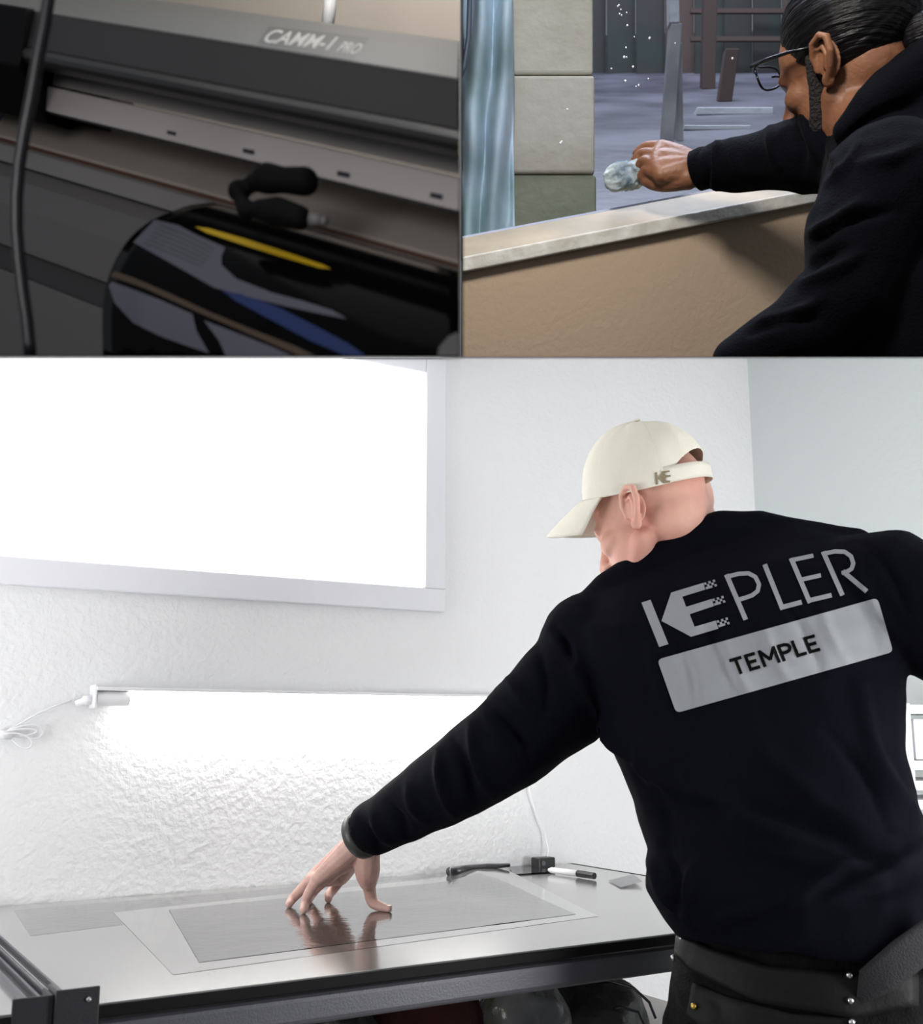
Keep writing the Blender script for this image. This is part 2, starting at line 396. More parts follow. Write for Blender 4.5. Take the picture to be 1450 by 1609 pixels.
to_obj('plug', A().tube([wq(d0-.003, .016, z0-.008), wq(d0-.016, .016, z0-.011), wq(d0-.017, .016, z0-.0115), wq(d0-.03, .016, z0-.016)], [.009, .009, .006, .005]), M['plastic'], lampo, smooth=True)
def wp(px, py, n=.012): return PP(px, py, W0 + N*n, N)
cb = A()
cb.tube([wp(113, 1101), wp(90, 1108), wp(60, 1121), wp(30, 1138), wp(8, 1150), wp(-30, 1158)], .0016, 8)
def loop(pts, r=.0016):
    P = [wp(*p) for p in pts]; out = []
    for i in range(len(P)-1):
        p0, p1, p2, p3 = P[max(i-1, 0)], P[i], P[i+1], P[min(i+2, len(P)-1)]
        for k in range(5):
            t = k/5; out.append(.5*((2*p1)+(-p0+p2)*t+(2*p0-5*p1+4*p2-p3)*t*t+(-p0+3*p1-3*p2+p3)*t**3))
    out.append(P[-1]); cb.tube(out, r, 8)
loop([(2, 1152, .01), (30, 1142, .014), (55, 1139, .014), (67, 1148, .012), (62, 1158, .01), (48, 1161, .01), (5, 1153, .012)])
loop([(2, 1155, .018), (25, 1152, .02), (46, 1160, .02), (50, 1170, .018), (42, 1176, .016), (28, 1170, .014), (15, 1157, .014)])
loop([(0, 1151, .01), (25, 1146, .018), (50, 1146, .016), (57, 1150, .016), (40, 1156, .014), (0, 1157, .014)])
to_obj('power_cord', cb, M['plastic'], lampo, smooth=True)
to_obj('cable_tie', A().tube([wp(-6, 1154), wp(18, 1155)], [.008, .008]), M['plastic'], lampo, smooth=True)

# ================================================================== WORKBENCH
def bench_top(name, par, da, db, na, nb, z, th, m, bev=.002): return to_obj(name, A().box(T(da, na, z-th), D*(db-da), N*(nb-na), Z*th), m, par, bevel=bev)
bench = thing('workbench', 'long steel workbench with a polished grey top that the man leans over', 'workbench', T(.6, .4, 0))
DE, NE, DL = 1.185, .79, -.088
bench_top('work_surface', bench, DL+.012, DE, .0, NE, TZ, .004, M['top'], .001)
bench_top('edge_strip', bench, DL+.012, DE, NE+.0005, NE+.012, TZ+.0005, .014, M['edge'])
bench_top('edge_strip', bench, DE+.0005, DE+.010, 0, NE, TZ+.0005, .012, M['edge'])
bench_top('front_beam', bench, DL+.04, DE, NE-.03, NE+.006, TZ-.017, .036, M['steel'], .008)
bench_top('back_beam', bench, DL+.04, DE, .02, .06, TZ-.007, .05, M['steel'], .006)
bench_top('side_beam', bench, DE-.04, DE, .06, NE-.03, TZ-.007, .03, M['steel'], .004)
bench_top('lower_shelf', bench, .02, DE, .01, NE-.05, .69, .015, M['beige'])
def angle_post(par, d, n, zt, sx=1):
    a = A().prism([T(d, n, 0), T(d+.046*sx, n, 0), T(d+.046*sx, n-.004, 0), T(d+.004*sx, n-.004, 0), T(d+.004*sx, n-.04, 0), T(d, n-.04, 0)], Z*zt)
    return to_obj('post', a, M['post'], par, bevel=.0015)
angle_post(bench, DL-.004, NE+.02, TZ+.022)
angle_post(bench, DL-.01, .02, TZ+.022)
angle_post(bench, DE-.005, NE-.035, TZ-.03, -1)
angle_post(bench, DE-.005, .05, TZ-.03, -1)
to_obj('rivet', A().ball(T(DL+.03, NE+.021, TZ+.010), .003), M['rivet'], bench, smooth=True)
# raised rail on the bench's left end
to_obj('side_rail', A().prism([T(DL+.0, .05, TZ-0.010), T(DL+.0, .05, TZ+0.007), T(DL+.003, .05, TZ+0.007), T(DL+.003, .05, TZ-0.005), T(DL+.016, .05, TZ-0.005), T(DL+.016, .05, TZ+0.007), T(DL+.019, .05, TZ+0.007), T(DL+.019, .05, TZ-0.010)], N*(NE-.07)), M['steel'], bench)
b2 = thing('workbench', 'neighbouring grey-topped workbench cut off by the left edge of the picture', 'workbench', T(-.4, .4, 0))
to_obj('work_surface', A().box(T(-.9, 0, TZ-.006), D*.84, N*NE, Z*.004), M['top'], b2)
to_obj('edge_strip', A().box(T(-.9, NE+.0005, TZ-.022), D*.80, N*.012, Z*.022), M['edge'], b2)
to_obj('side_rail', A().prism([T(DL-.024, .03, TZ-0.010), T(DL-.024, .03, TZ+0.006), T(DL-.021, .03, TZ+0.006), T(DL-.021, .03, TZ-0.005), T(DL-.010, .03, TZ-0.005), T(DL-.010, .03, TZ+0.006), T(DL-.007, .03, TZ+0.006), T(DL-.007, .03, TZ-0.010)], N*(NE-.035)), M['steel'], b2)
a = A().prism([T(DL-.046, NE+.014, 0), T(DL-.004, NE+.014, 0), T(DL-.004, NE-.03, 0), T(DL-.008, NE-.03, 0), T(DL-.008, NE+.010, 0), T(DL-.046, NE+.010, 0)], Z*(TZ+.017))
to_obj('post', a, M['post'], b2, bevel=.0015)
to_obj('front_beam', A().box(T(-.9, NE-.03, TZ-.06), D*.80, N*.036, Z*.036), M['steel'], b2, bevel=.006)

# ---------------- films on the bench
def onb(px, py, dz=0): return PZ(px, py, TZ+dz)
def sheet(name, pts, z, m, lab, cat, lift=None, parent=None):
    a = A(); n = 24; g = []
    tl, tr_, br, bl = pts
    for i in range(n+1):
        for j in range(n+1):
            s, t = i/n, j/n
            x = (tl[0]*(1-s)+tr_[0]*s)*(1-t)+(bl[0]*(1-s)+br[0]*s)*t; y = (tl[1]*(1-s)+tr_[1]*s)*(1-t)+(bl[1]*(1-s)+br[1]*s)*t
            p = onb(x, y); p.z += z + (lift(s, t) if lift else 0) + .00012*noise.noise(p*30); g.append(p)
    a.add(g, [(i*(n+1)+j, (i+1)*(n+1)+j, (i+1)*(n+1)+j+1, i*(n+1)+j+1) for i in range(n) for j in range(n)])
    o = to_obj(name, a, m, parent, smooth=True, fix=False)
    if lab: tag(o, lab, cat)
    return o
lift = lambda s, t: .010*math.exp(-((s-.93)/.06)**2-((t-.05)/.35)**2)
sheet('film_liner', [(178, 1434), (795, 1368), (940, 1440), (272, 1532)], .0003, M['liner'], 'pale clear liner sheet bordering the tint film on the bench', 'film', lift)
bub = lambda s, t: .004*math.exp(-((s-.80)/.05)**2-((t-.55)/.2)**2) + abs(.0008*noise.noise(Vector((s*26, t*12, 3)))) + .010*math.exp(-((s-.96)/.06)**2-((t-.05)/.35)**2)
sheet('tint_film', [(265, 1430), (770, 1379), (905, 1437), (313, 1513)], .0006, M['film'], 'dark mirror-like tint film lying under the hand', 'film', bub)
sheet('reflection_strip', [(22, 1430), (700, 1374), (690, 1392), (48, 1471)], .0001, M['film'], 'narrow added strip for the wall reflection at the left back of the bench', 'film', lambda s, t: abs(.0002*noise.noise(Vector((s*20, t*9, 8)))))  # added glossy strip, for the sharp wall reflection in the bench top
# curled film roll, knife, scraps, adapter
a = A()
pts = [onb(706, 1378), onb(735, 1373), onb(765, 1370), onb(800, 1367)]
for i, p in enumerate(pts): p.z += .010
a.tube(pts, [.009, .008, .007, .004], 14)
tag(to_obj('film_offcut', a, M['filmd'], smooth=True), 'dark rolled film offcut at the back of the bench left of the knife', 'film')
kn = thing('cutter_knife', 'white utility knife with a black end lying at the back of the bench', 'knife', onb(900, 1374))
ka, kb, kc = onb(862, 1373) + Z*.008, onb(908, 1379) + Z*.008, onb(934, 1383) + Z*.008
to_obj('handle', A().tube([ka, ka.lerp(kb, .1), kb], [.003, .006, .0065], 10), M['plastic'], kn, smooth=True)
to_obj('end_cap', A().tube([kb, kc], [.007, .0065], 10), M['black'], kn)
sheet('film_scrap', [(955, 1385), (995, 1380), (1010, 1392), (975, 1396)], .002, M['filmd'], 'small curled dark film scrap beside the man\'s waist', 'film', lambda s, t: .006*s)
sheet('film_scrap', [(800, 1364), (850, 1360), (870, 1372), (806, 1376)], .003, M['filmd'], 'flat dark film scrap in front of the small black adapter', 'film')
ad = thing('power_adapter', 'small black power adapter at the back corner of the bench', 'adapter', onb(845, 1362))
p = onb(833, 1363) + N*.002; to_obj('case', A().box(p, D*.045, N*.03, Z*.022), M['black'], ad, bevel=.003)
to_obj('socket', A().tube([p + D*.012 + Z*.011 + N*.0305, p + D*.012 + Z*.011 + N*.032], .005, 12), M['steel'], ad)
pa = p + D*.038 + N*.01 + Z*.02
cab = [pa, wp(862, 1335, .02), wp(856, 1310, .012), wp(845, 1285, .01), wp(835, 1255, .01), wp(830, 1225, .012), wp(815, 1190, .01)]
tag(to_obj('lamp_cable', A().tube(cab, .0017, 8), M['plastic'], smooth=True), 'thin white cable rising up the wall from the black adapter', 'cable')

# ---------------- things on the lower shelf
def sh(px, py, Y): return PY(px, py, Y)
def crumple(name, c, r, m, lab, cat, seed, amp=.3, fr=9, vox=.006):
    me = remesh(A().ball(c, r, n=24, m=16), vox, 1)
    for v in me.vertices:
        d = (v.co - c); v.co = c + d*(1 + amp*(noise.noise(v.co*fr + Vector((seed, 0, 0))) - .5*abs(noise.noise(v.co*fr*2.3))))
        v.co.z = max(v.co.z, .6915)
    return tag(to_obj(name, me, m, smooth=True, fix=False), lab, cat)
crumple('nylon_bag', PY(915, 1600, 1.97) , (.10, .10, .095), M['blackbag'], 'black nylon pouch with cables on the lower shelf beside the man', 'bag', 3)
crumple('plastic_bag', PY(812, 1618, 1.88), (.075, .07, .09), M['clear'], 'crumpled grey plastic bag between the red cloth and the black pouch', 'bag', 8, .5)
crumple('folded_cloth', PY(665, 1610, 1.85), (.10, .10, .085), M['red'], 'dark red cloth bundle on the lower shelf', 'cloth', 12, .15)
crumple('dark_bundle', PY(480, 1640, 1.75), (.12, .10, .085), M['blackbag'], 'black bundle in the shade under the left half of the bench', 'bundle', 15, .2)
p = PY(838, 1600, 2.28); p.z = .692
tag(to_obj('card_box', A().box(p, D*.055, N*.03, Z*.17), M['blue'], bevel=.002), 'upright blue-grey card box at the back of the lower shelf', 'box')
p = PY(768, 1600, 2.15); p.z = .692
tag(to_obj('yellow_card', A().box(p, D*.03, N*.004, Z*.15), M['yellow']), 'small yellow-green card standing under the bench front', 'card')
cc = A()
cc.tube([PY(925, 1545, 1.93), PY(960, 1542, 1.9), PY(995, 1552, 1.88), PY(1020, 1575, 1.86), PY(1030, 1600, 1.86)], .0022, 8)
cc.tube([PY(950, 1590, 1.9), PY(975, 1583, 1.88), PY(1003, 1590, 1.87), PY(1012, 1609, 1.87)], .0022, 8)
tag(to_obj('loose_cables', cc, M['cable'], smooth=True), 'black cables arching from the pouch towards the man\'s hip', 'cable')
# pale shelf unit behind the man at the right edge
sf = thing('shelf_unit', 'white storage shelf half hidden behind the man at the right edge', 'shelf', PY(1500, 1500, 2.25).lerp(PY(1500, 1500, 2.25), 0) * 1)
sx = PY(1415, 1105, 2.25).x; sf.location = (sx+.25, 2.35, 0)
for zz in (PY(1440, 1112, 2.25).z, PY(1440, 1200, 2.25).z, PY(1440, 1232, 2.25).z, PY(1440, 1262, 2.25).z, .55, .1):
    to_obj('board', A().box((sx, 2.25, zz-.012), (.5, 0, 0), (0, .2, 0), (0, 0, .018)), M['white'], sf, bevel=.001)
for xx in (sx+.005, sx+.485): to_obj('side_panel', A().box((xx, 2.253, 0), (.014, 0, 0), (0, .2, 0), (0, 0, PY(1440, 1105, 2.25).z)), M['white'], sf)
zz = PY(1440, 1200, 2.25).z + .007
for i in range(4):
    tag(to_obj('binder', A().box((sx+.03+i*.06, 2.27, zz), (.05, 0, 0), (0, .15, 0), (0, 0, .08)), [M['frame'], M['blue'], M['steel'], M['white']][i], bevel=.002),
        ['pale grey', 'blue-grey', 'dark grey', 'white'][i] + ' binder standing on the white shelf at the right edge', 'binder', 'binders on the shelf')

# ================================================================== HEAD BUILDER
def head(o, r, f, u, neck, vox=.0035, ears=True):
    """continuous head and neck; o lies midway between the ears"""
    P = frame_pt(o, r, f, u); ax = (r, f, u); a = A()
    a.ball(P(0, -.012, .045), (.073, .094, .082), ax, 24, 16)          # cranium
    a.ball(P(0, .035, .030), (.064, .054, .062), ax)                    # brow
    a.ball(P(0, .035, -.020), (.060, .055, .075), ax)                   # face
    a.ball(P(0, .050, -.072), (.043, .040, .036), ax)                   # jaw
    a.ball(P(0, .076, -.088), (.020, .018, .018), ax)                   # chin
    for s in (-1, 1):
        a.ball(P(s*.040, .056, -.015), (.024, .026, .022), ax)          # cheekbone
        a.limb([P(s*.055, .005, -.040), P(s*.046, .035, -.072), P(s*.018, .068, -.090)], [.018, .017, .014], 10)
        a.ball(P(s*.011, .098, -.030), (.008, .010, .007), ax)          # nostril
        a.limb([P(s*.012, .087, .018), P(s*.042, .074, .018)], [.009, .009], 8)
    a.limb([P(0, .088, .016), P(0, .098, -.005), P(0, .110, -.026)], [.009, .009, .010], 10)   # nose
    a.limb([P(-.020, .082, -.055), P(0, .093, -.053), P(.020, .082, -.055)], [.005, .008, .005], 8)
    a.limb([P(-.018, .082, -.064), P(0, .090, -.066), P(.018, .082, -.064)], [.005, .008, .005], 8)
    a.limb([P(0, -.030, -.010)] + [n[0] for n in neck], [.058] + [n[1] for n in neck], 20)
    for s in (-1, 1): a.ball(P(s*.040, .030, -.045), (.024, .038, .038), ax)
    me = remesh(a, vox, 14)
    if ears:
        b = A()
        for s in (-1, 1):
            E = lambda y, z, x=0: P(s*(.072+x*1.15), y*.9-.008-z*.18, z*.92)
            b.limb([E(.012, -.006, .002), E(.016, .014, .006), E(.010, .030, .011), E(-.006, .035, .015), E(-.020, .026, .019), E(-.023, .006, .019), E(-.016, -.012, .014), E(-.006, -.024, .008)], [.004, .0048, .0050, .0052, .0054, .0052, .0048, .0055], 10)
            b.limb([E(.006, .020, .006), E(-.006, .020, .010), E(-.011, .006, .011), E(-.006, -.008, .008)], [.003, .0045, .005, .0045], 8)
            b.ball(E(-.004, -.025, .006), (.006, .009, .010), ax)
            b.ball(E(-.006, .004, .004), (.004, .019, .027), ax)
            b.ball(E(.014, -.002, .002), (.005, .005, .007), ax)
        me_e = remesh(b, .0016, 3)
        bm = bmesh.new(); bm.from_mesh(me); bm.from_mesh(me_e); bm.to_mesh(me); bm.free()
    return me
def merge(*mes):
    bm = bmesh.new()
    for m_ in mes: bm.from_mesh(m_)
    me = bpy.data.meshes.new('m'); bm.to_mesh(me); bm.free(); return me
def nrm(v): return v.normalized()

# ================================================================== MAN AT THE BENCH
man = thing('person', 'man in a cream cap and navy long-sleeved shirt leaning over the bench, seen from behind', 'person', (.50, 1.60, 0))
# --- head
f = nrm(cv(-.72, -.50, .48)); u0 = cv(-.28, .84, .457); u = nrm(u0 - f*u0.dot(f)); r = nrm(u.cross(f)) * 1
if r.dot(RV) < 0: r = -r
ear = C(986, 806, 1.70)
HO = ear + r*.078
HO = HO - f*.0
neck = [(PY(1060, 785, 1.82), .066), (PY(1068, 830, 1.80), .066), (PY(1080, 870, 1.77), .072), (PY(1110, 930, 1.72), .075)]
hm = head(HO, r, f, u, neck)
# --- hand on the film
def smooth_chain(pts, rad, k=4):
    P_ = [Vector(p) for p in pts]; o, q = [], []
    for i in range(len(P_)-1):
        p0, p1, p2, p3 = P_[max(i-1, 0)], P_[i], P_[i+1], P_[min(i+2, len(P_)-1)]
        for j in range(k):
            t = j/k; o.append(.5*((2*p1)+(-p0+p2)*t+(2*p0-5*p1+4*p2-p3)*t*t+(-p0+3*p1-3*p2+p3)*t**3)); q.append(rad[i]*(1-t)+rad[i+1]*t)
    return o+[P_[-1]], q+[rad[-1]]
def limbs(spec, vox, it=3):
    a = A()
    for pts, rad in spec: a.limb(*smooth_chain(pts, rad), 12)
    return remesh(a, vox, it)
def tipz(px, py, rr): p = PZ(px, py, TZ + .0012 + rr*.8); return p
wr_ = PY(570, 1318, 1.885); k = .0105
kn_ = [PY(500, 1380, 1.90), PY(488, 1383, 1.955), PY(510, 1383, 2.00), PY(537, 1380, 2.03)]
spec = []
for q in kn_: spec.append(([wr_.lerp(q, .0), wr_.lerp(q, .5), q], [.024, .018, .0115]))
spec.append(([kn_[0], kn_[1], kn_[2], kn_[3]], [.0115]*4))
spec.append(([wr_.lerp(kn_[0], .55), wr_.lerp(kn_[2], .6), wr_.lerp(kn_[3], .6)], [.014]*3))
spec.append(([PY(592, 1300, 1.86), wr_], [.022, .026]))
def finger(kp, mid, dip, tip, r0=.0098):
    t = tipz(*tip, .0068); spec.append(([kp, PY(*mid), PY(*dip), t], [r0, .0088, .0080, .0066]))
finger(kn_[0], (486, 1402, 1.905), (480, 1418, 1.915), (477, 1430))
finger(kn_[1], (470, 1401, 1.97), (459, 1413, 1.975), (454, 1421))
finger(kn_[2], (496, 1397, 2.03), (488, 1408, 2.03), (484, 1417))
finger(kn_[3], (524, 1397, 2.04), (517, 1406, 2.03), (516, 1413), .0088)
spec.append(([PY(578, 1330, 1.885), PY(577, 1366, 1.90), PY(578, 1384, 1.915)], [.020, .0215, .016]))
spec.append(([PY(578, 1378, 1.915), PY(581, 1400, 1.93), PY(587, 1419, 1.93), tipz(611, 1428, .0060)], [.0140, .0105, .0098, .0058]))
spec.append(([PY(560, 1345, 1.90), PY(535, 1362, 1.95)], [.018, .014]))
hand = limbs(spec, .0019, 3)
# right hand, resting at his side outside the frame
rw = Vector((.84, 1.48, .92)); s2 = [([rw + Z*.14 + Vector((.02, 0, 0)), rw], [.03, .025])]
for i in range(4):
    o1 = rw + Vector((-.01, .04-.025*i, -.085)); s2.append(([rw, o1, o1 + Vector((-.015, 0, -.035)), o1 + Vector((-.032, 0, -.055))], [.022, .011, .009, .007]))
s2.append(([rw, rw + Vector((-.02, .05, -.04)), rw + Vector((-.035, .065, -.075))], [.018, .012, .008]))
rhand = limbs(s2, .003)
to_obj('head_and_neck', hm, M['skin'], man, smooth=True, fix=False)
to_obj('hand', hand, M['skinh'], man, smooth=True, fix=False)
nt_ = tipz(611, 1428, .0060); to_obj('thumb_nail', A().ball(nt_ + Z*.0048 + D*.001, (.0050, .0042, .0014), (D, N, Z)), M['nail'], man, smooth=True)
to_obj('hand', rhand, M['skinh'], man, smooth=True, fix=False)
# --- shirt
a = A()
R_ = [((1066, 1472), (1500, 1530), 1.60, 1.50, .135), ((1040, 1445), (1512, 1500), 1.60, 1.50, .145), ((1012, 1395), (1500, 1430), 1.61, 1.51, .15),
      ((1020, 1335), (1470, 1350), 1.62, 1.53, .14), ((996, 1260), (1440, 1270), 1.64, 1.55, .135), ((966, 1190), (1426, 1180), 1.66, 1.57, .135),
      ((948, 1130), (1420, 1100), 1.68, 1.58, .135), ((905, 1050), (1425, 1010), 1.70, 1.60, .13), ((880, 990), (1435, 940), 1.72, 1.61, .12),
      ((905, 948), (1418, 880), 1.74, 1.63, .105), ((985, 893), (1372, 848), 1.75, 1.65, .085), ((1060, 848), (1300, 826), 1.76, 1.68, .07), ((1112, 820), (1225, 814), 1.75, 1.70, .05)]
a.loft([ring2(PY(*l, yl), PY(*rr, yr), th) for l, rr, yl, yr, th in R_])
def pxr(px, py, Y, rp): return PY(px, py, Y), rp*Y/FP
arm = [pxr(960, 1035, 1.72, 82), pxr(905, 1072, 1.71, 86), pxr(860, 1115, 1.70, 80), pxr(795, 1172, 1.70, 71), pxr(720, 1222, 1.74, 61), pxr(648, 1266, 1.80, 48), pxr(600, 1293, 1.85, 40), pxr(577, 1306, 1.87, 38)]
a.tube([p for p, _ in arm], [q for _, q in arm], 22)
a.ball(PY(928, 1015, 1.72), .080)
a.limb([PY(920, 975, 1.74), PY(960, 934, 1.72), PY(1003, 906, 1.705), PY(1050, 878, 1.695), PY(1095, 852, 1.69), PY(1135, 838, 1.69), PY(1190, 838, 1.69), PY(1270, 850, 1.68), PY(1340, 868, 1.66)], [.034, .034, .034, .034, .034, .034, .034, .034, .036], 14)
rarm = [pxr(1330, 935, 1.64, 95), pxr(1400, 930, 1.60, 98), pxr(1470, 970, 1.56, 95)]
a.tube([p for p, _ in rarm] + [Vector((.83, 1.44, 1.22)), Vector((.86, 1.44, 1.14)), Vector((.85, 1.47, 1.03))], [q for _, q in rarm] + [.062, .055, .046], 20)
sm = remesh(a, .0058, 7)
cr = [(565, 1290, 598, 1336, 7, -.005), (585, 1278, 618, 1325, 8, .006), (610, 1262, 640, 1312, 9, -.006), (640, 1232, 668, 1290, 10, .006), (690, 1180, 715, 1280, 10, .008), (712, 1165, 745, 1265, 9, -.007),
      (742, 1140, 775, 1250, 10, .007), (770, 1110, 830, 1200, 9, -.008), (800, 1070, 860, 1130, 9, .007), (845, 1020, 850, 1130, 9, -.007), (760, 1120, 830, 1185, 7, .005),
      (868, 985, 900, 1040, 7, -.010), (900, 1030, 930, 1110, 12, .007), (930, 1090, 990, 1190, 10, .008), (960, 1160, 1120, 1260, 13, .008), (985, 1190, 1060, 1330, 12, -.008), (1005, 1180, 1040, 1260, 9, .006),
      (1080, 1220, 1300, 1330, 22, .010), (1120, 1260, 1420, 1390, 20, -.010), (1020, 1345, 1090, 1450, 10, .008), (1045, 1330, 1070, 1440, 9, -.008), (1100, 1350, 1080, 1440, 12, .007),
      (1140, 1440, 1330, 1360, 14, .010), (1150, 1460, 1400, 1400, 14, -.008), (1180, 1330, 1400, 1350, 14, .008), (1240, 1420, 1450, 1330, 16, .010), (1050, 1470, 1250, 1480, 12, .006),
      (1200, 1180, 1440, 1330, 18, .006), (1350, 1080, 1440, 1290, 16, .008), (1300, 1150, 1390, 1300, 12, -.006), (1340, 850, 1410, 1000, 10, .005), (1365, 860, 1425, 960, 8, -.005),
      (1020, 1020, 1060, 1120, 10, .0035), (1110, 990, 1150, 1080, 10, -.004), (1130, 980, 1180, 1090, 9, .0035), (1200, 980, 1240, 1070, 10, .004), (1230, 950, 1290, 1060, 9, -.004), (1290, 950, 1330, 1040, 10, .004), (1340, 940, 1385, 1030, 9, -.004), (1060, 1010, 1090, 1110, 9, -.003)]
cr = [(c[0], c[1], c[2], c[3], c[4]*.8, c[5]*1.6) for c in cr]
wrinkle(sm, cr, .0032, 7, 2, (1, 1, 1.4), .0012)
shirt = to_obj('shirt', sm, M['shirt'], man, smooth=True, fix=False)
BV = bvh_of(sm)
# --- print on the back
sc = lambda x, y: (990 + x/3.295, 830 + y/3.295)
polys = [[(58, 385), (105, 370), (198, 600), (150, 615)]]
emb = [(212, 333), (378, 283), (388, 318), (270, 354), (290, 407), (422, 366), (434, 403), (308, 445), (333, 510), (443, 478), (457, 520), (315, 562), (162, 480)]
def squares(x, y, s=12):
    out = []
    for i, j in ((0, 0), (1, 1), (0, 2), (2, 0), (3, 1), (2, 2), (4, 0), (1, 2), (4, 2)):
        cx = x + i*s*.955 + j*s*.36; cy = y - i*s*.297 + j*s*.95
        out.append([(cx, cy), (cx+s*.955, cy-s*.297), (cx+s*1.3, cy+s*.65), (cx+s*.36, cy+s*.95)])
    return out
kep = [p for st in (
    stroke([(499, 242), (597, 471)], 25), stroke([(495, 253), (560, 236), (612, 233), (648, 252), (667, 290), (660, 325), (632, 347), (590, 362), (545, 374)], 22),
    stroke([(697, 190), (789, 418)], 25), stroke([(783, 410), (885, 383)], 25),
    stroke([(834, 158), (930, 384)], 25), stroke([(832, 166), (946, 142)], 22), stroke([(874, 269), (985, 244)], 22), stroke([(922, 375), (1040, 347)], 24),
    stroke([(1000, 124), (1098, 345)], 25), stroke([(996, 133), (1060, 120), (1110, 122), (1143, 145), (1155, 182), (1146, 210), (1120, 226), (1097, 232)], 22), stroke([(1102, 224), (1222, 325)], 25)) for p in st]
polys += [emb] + squares(380, 283) + squares(424, 367) + squares(446, 479)
to_px = lambda pl: [[sc(*q) for q in p] for p in pl]
decal('back_emblem', to_px(polys), M['print'], shirt, BV, off=.0016)['label'] = 'grey KE emblem of a bar, an arrow and three pixelated arms'
decal('back_lettering', to_px(kep), M['print'], shirt, BV, off=.0016)['label'] = 'thin grey capitals PLER completing the word KEPLER'
pc = [(140, 680), (1280, 360), (1362, 640), (238, 957)]
rr_ = []
for i in range(4):
    p0 = Vector(pc[i]); pa_ = Vector(pc[i-1]); pb = Vector(pc[(i+1) % 4]); A1 = p0 + (pa_-p0).normalized()*28; B1 = p0 + (pb-p0).normalized()*28
    for k_ in range(6): t = k_/5; rr_.append(tuple(A1*(1-t)**2 + p0*2*t*(1-t) + B1*t*t))
decal('back_panel', to_px([rr_]), M['print'], shirt, BV, off=.0016)['label'] = 'light grey rounded panel across the back of the shirt'
tmap = lambda x, v: sc(513 + x*1.065*.963 + v*29, 683 - x*1.065*.283 + v*72)
word = []
for pts in ([(0, .04), (58, .04)], [(29, 0), (29, 1.08)],
            [(80, -.04), (80, 1.08)], [(80, .04), (126, .04)], [(80, .52), (120, .52)], [(80, 1.0), (126, 1.0)],
            [(150, 1.08), (150, -.04)], [(150, 0), (186, .72), (222, 0)], [(222, -.04), (222, 1.08)],
            [(247, -.04), (247, 1.08)], [(247, .04), (276, .04), (292, .12), (297, .29), (292, .47), (276, .56), (247, .56)],
            [(318, -.04), (318, 1.08)], [(318, 1.0), (362, 1.0)],
            [(381, -.04), (381, 1.08)], [(381, .04), (428, .04)], [(381, .52), (422, .52)], [(381, 1.0), (428, 1.0)]):
    word += stroke([tmap(*q) for q in pts], 5.2)
decal('back_word', word, M['ink'], shirt, BV, off=.0026)['label'] = 'black capitals TEMPLE on the grey panel'
# --- watch
wd = nrm(PY(577, 1306, 1.87) - PY(600, 1293, 1.85))
wc = PY(568, 1312, 1.878)
b = A(); b.tube([wc - wd*.011, wc - wd*.009, wc + wd*.007, wc + wd*.009], [.034, .0385, .0375, .034], 28)
to_obj('watch_strap', b, M['watch'], man, smooth=True)
b = A(); wt = PY(549, 1284, 1.87); b.tube([wt - wd*.004, wt + wd*.010], [.012, .012], 16)
to_obj('watch_case', A().box(PY(544, 1290, 1.86), wd*-.012, (PY(556, 1276, 1.86)-PY(544, 1290, 1.86))*1.0, cv(0, 0, .02)), M['black'], man, bevel=.001)
# --- jeans
a = A()
H = [((1068, 1462), (1485, 1530), 1.61, 1.52, .120), ((1062, 1500), (1490, 1570), 1.61, 1.52, .125), ((1052, 1560), (1500, 1620), 1.61, 1.52, .135), ((1040, 1620), (1515, 1660), 1.61, 1.52, .14), ((1040, 1700), (1520, 1730), 1.6, 1.52, .135)]
a.loft([ring2(PY(*l, yl), PY(*rr, yr), th) for l, rr, yl, yr, th in H])
for sx_, y in ((.385, 1.64), (.60, 1.56)):
    a.tube([Vector((sx_, y, .76)), Vector((sx_, y, .62)), Vector((sx_-.01, y+.01, .45)), Vector((sx_-.01, y, .25)), Vector((sx_-.01, y-.02, .07))], [.115, .10, .078, .068, .062], 20)
jm = remesh(a, .007, 4)
wrinkle(jm, [(1060, 1545, 1110, 1609, 7, .006), (1075, 1540, 1150, 1600, 9, -.006)], .003, 12, 9, fine=.002)
jeans = to_obj('trousers', jm, M['jeans'], man, smooth=True, fix=False)
for sx_, y in ((.375, 1.62), (.59, 1.54)):
    b = A(); b.limb([Vector((sx_, y-.06, .045)), Vector((sx_, y+.04, .05)), Vector((sx_-.02, y+.16, .035))], [.042, .045, .035], 14)
    me = remesh(b, .006, 3)
    for v in me.vertices: v.co.z = max(v.co.z, .002)
    to_obj('shoe', me, M['leather'], man, smooth=True, fix=False)
JB = bvh_of(jm)
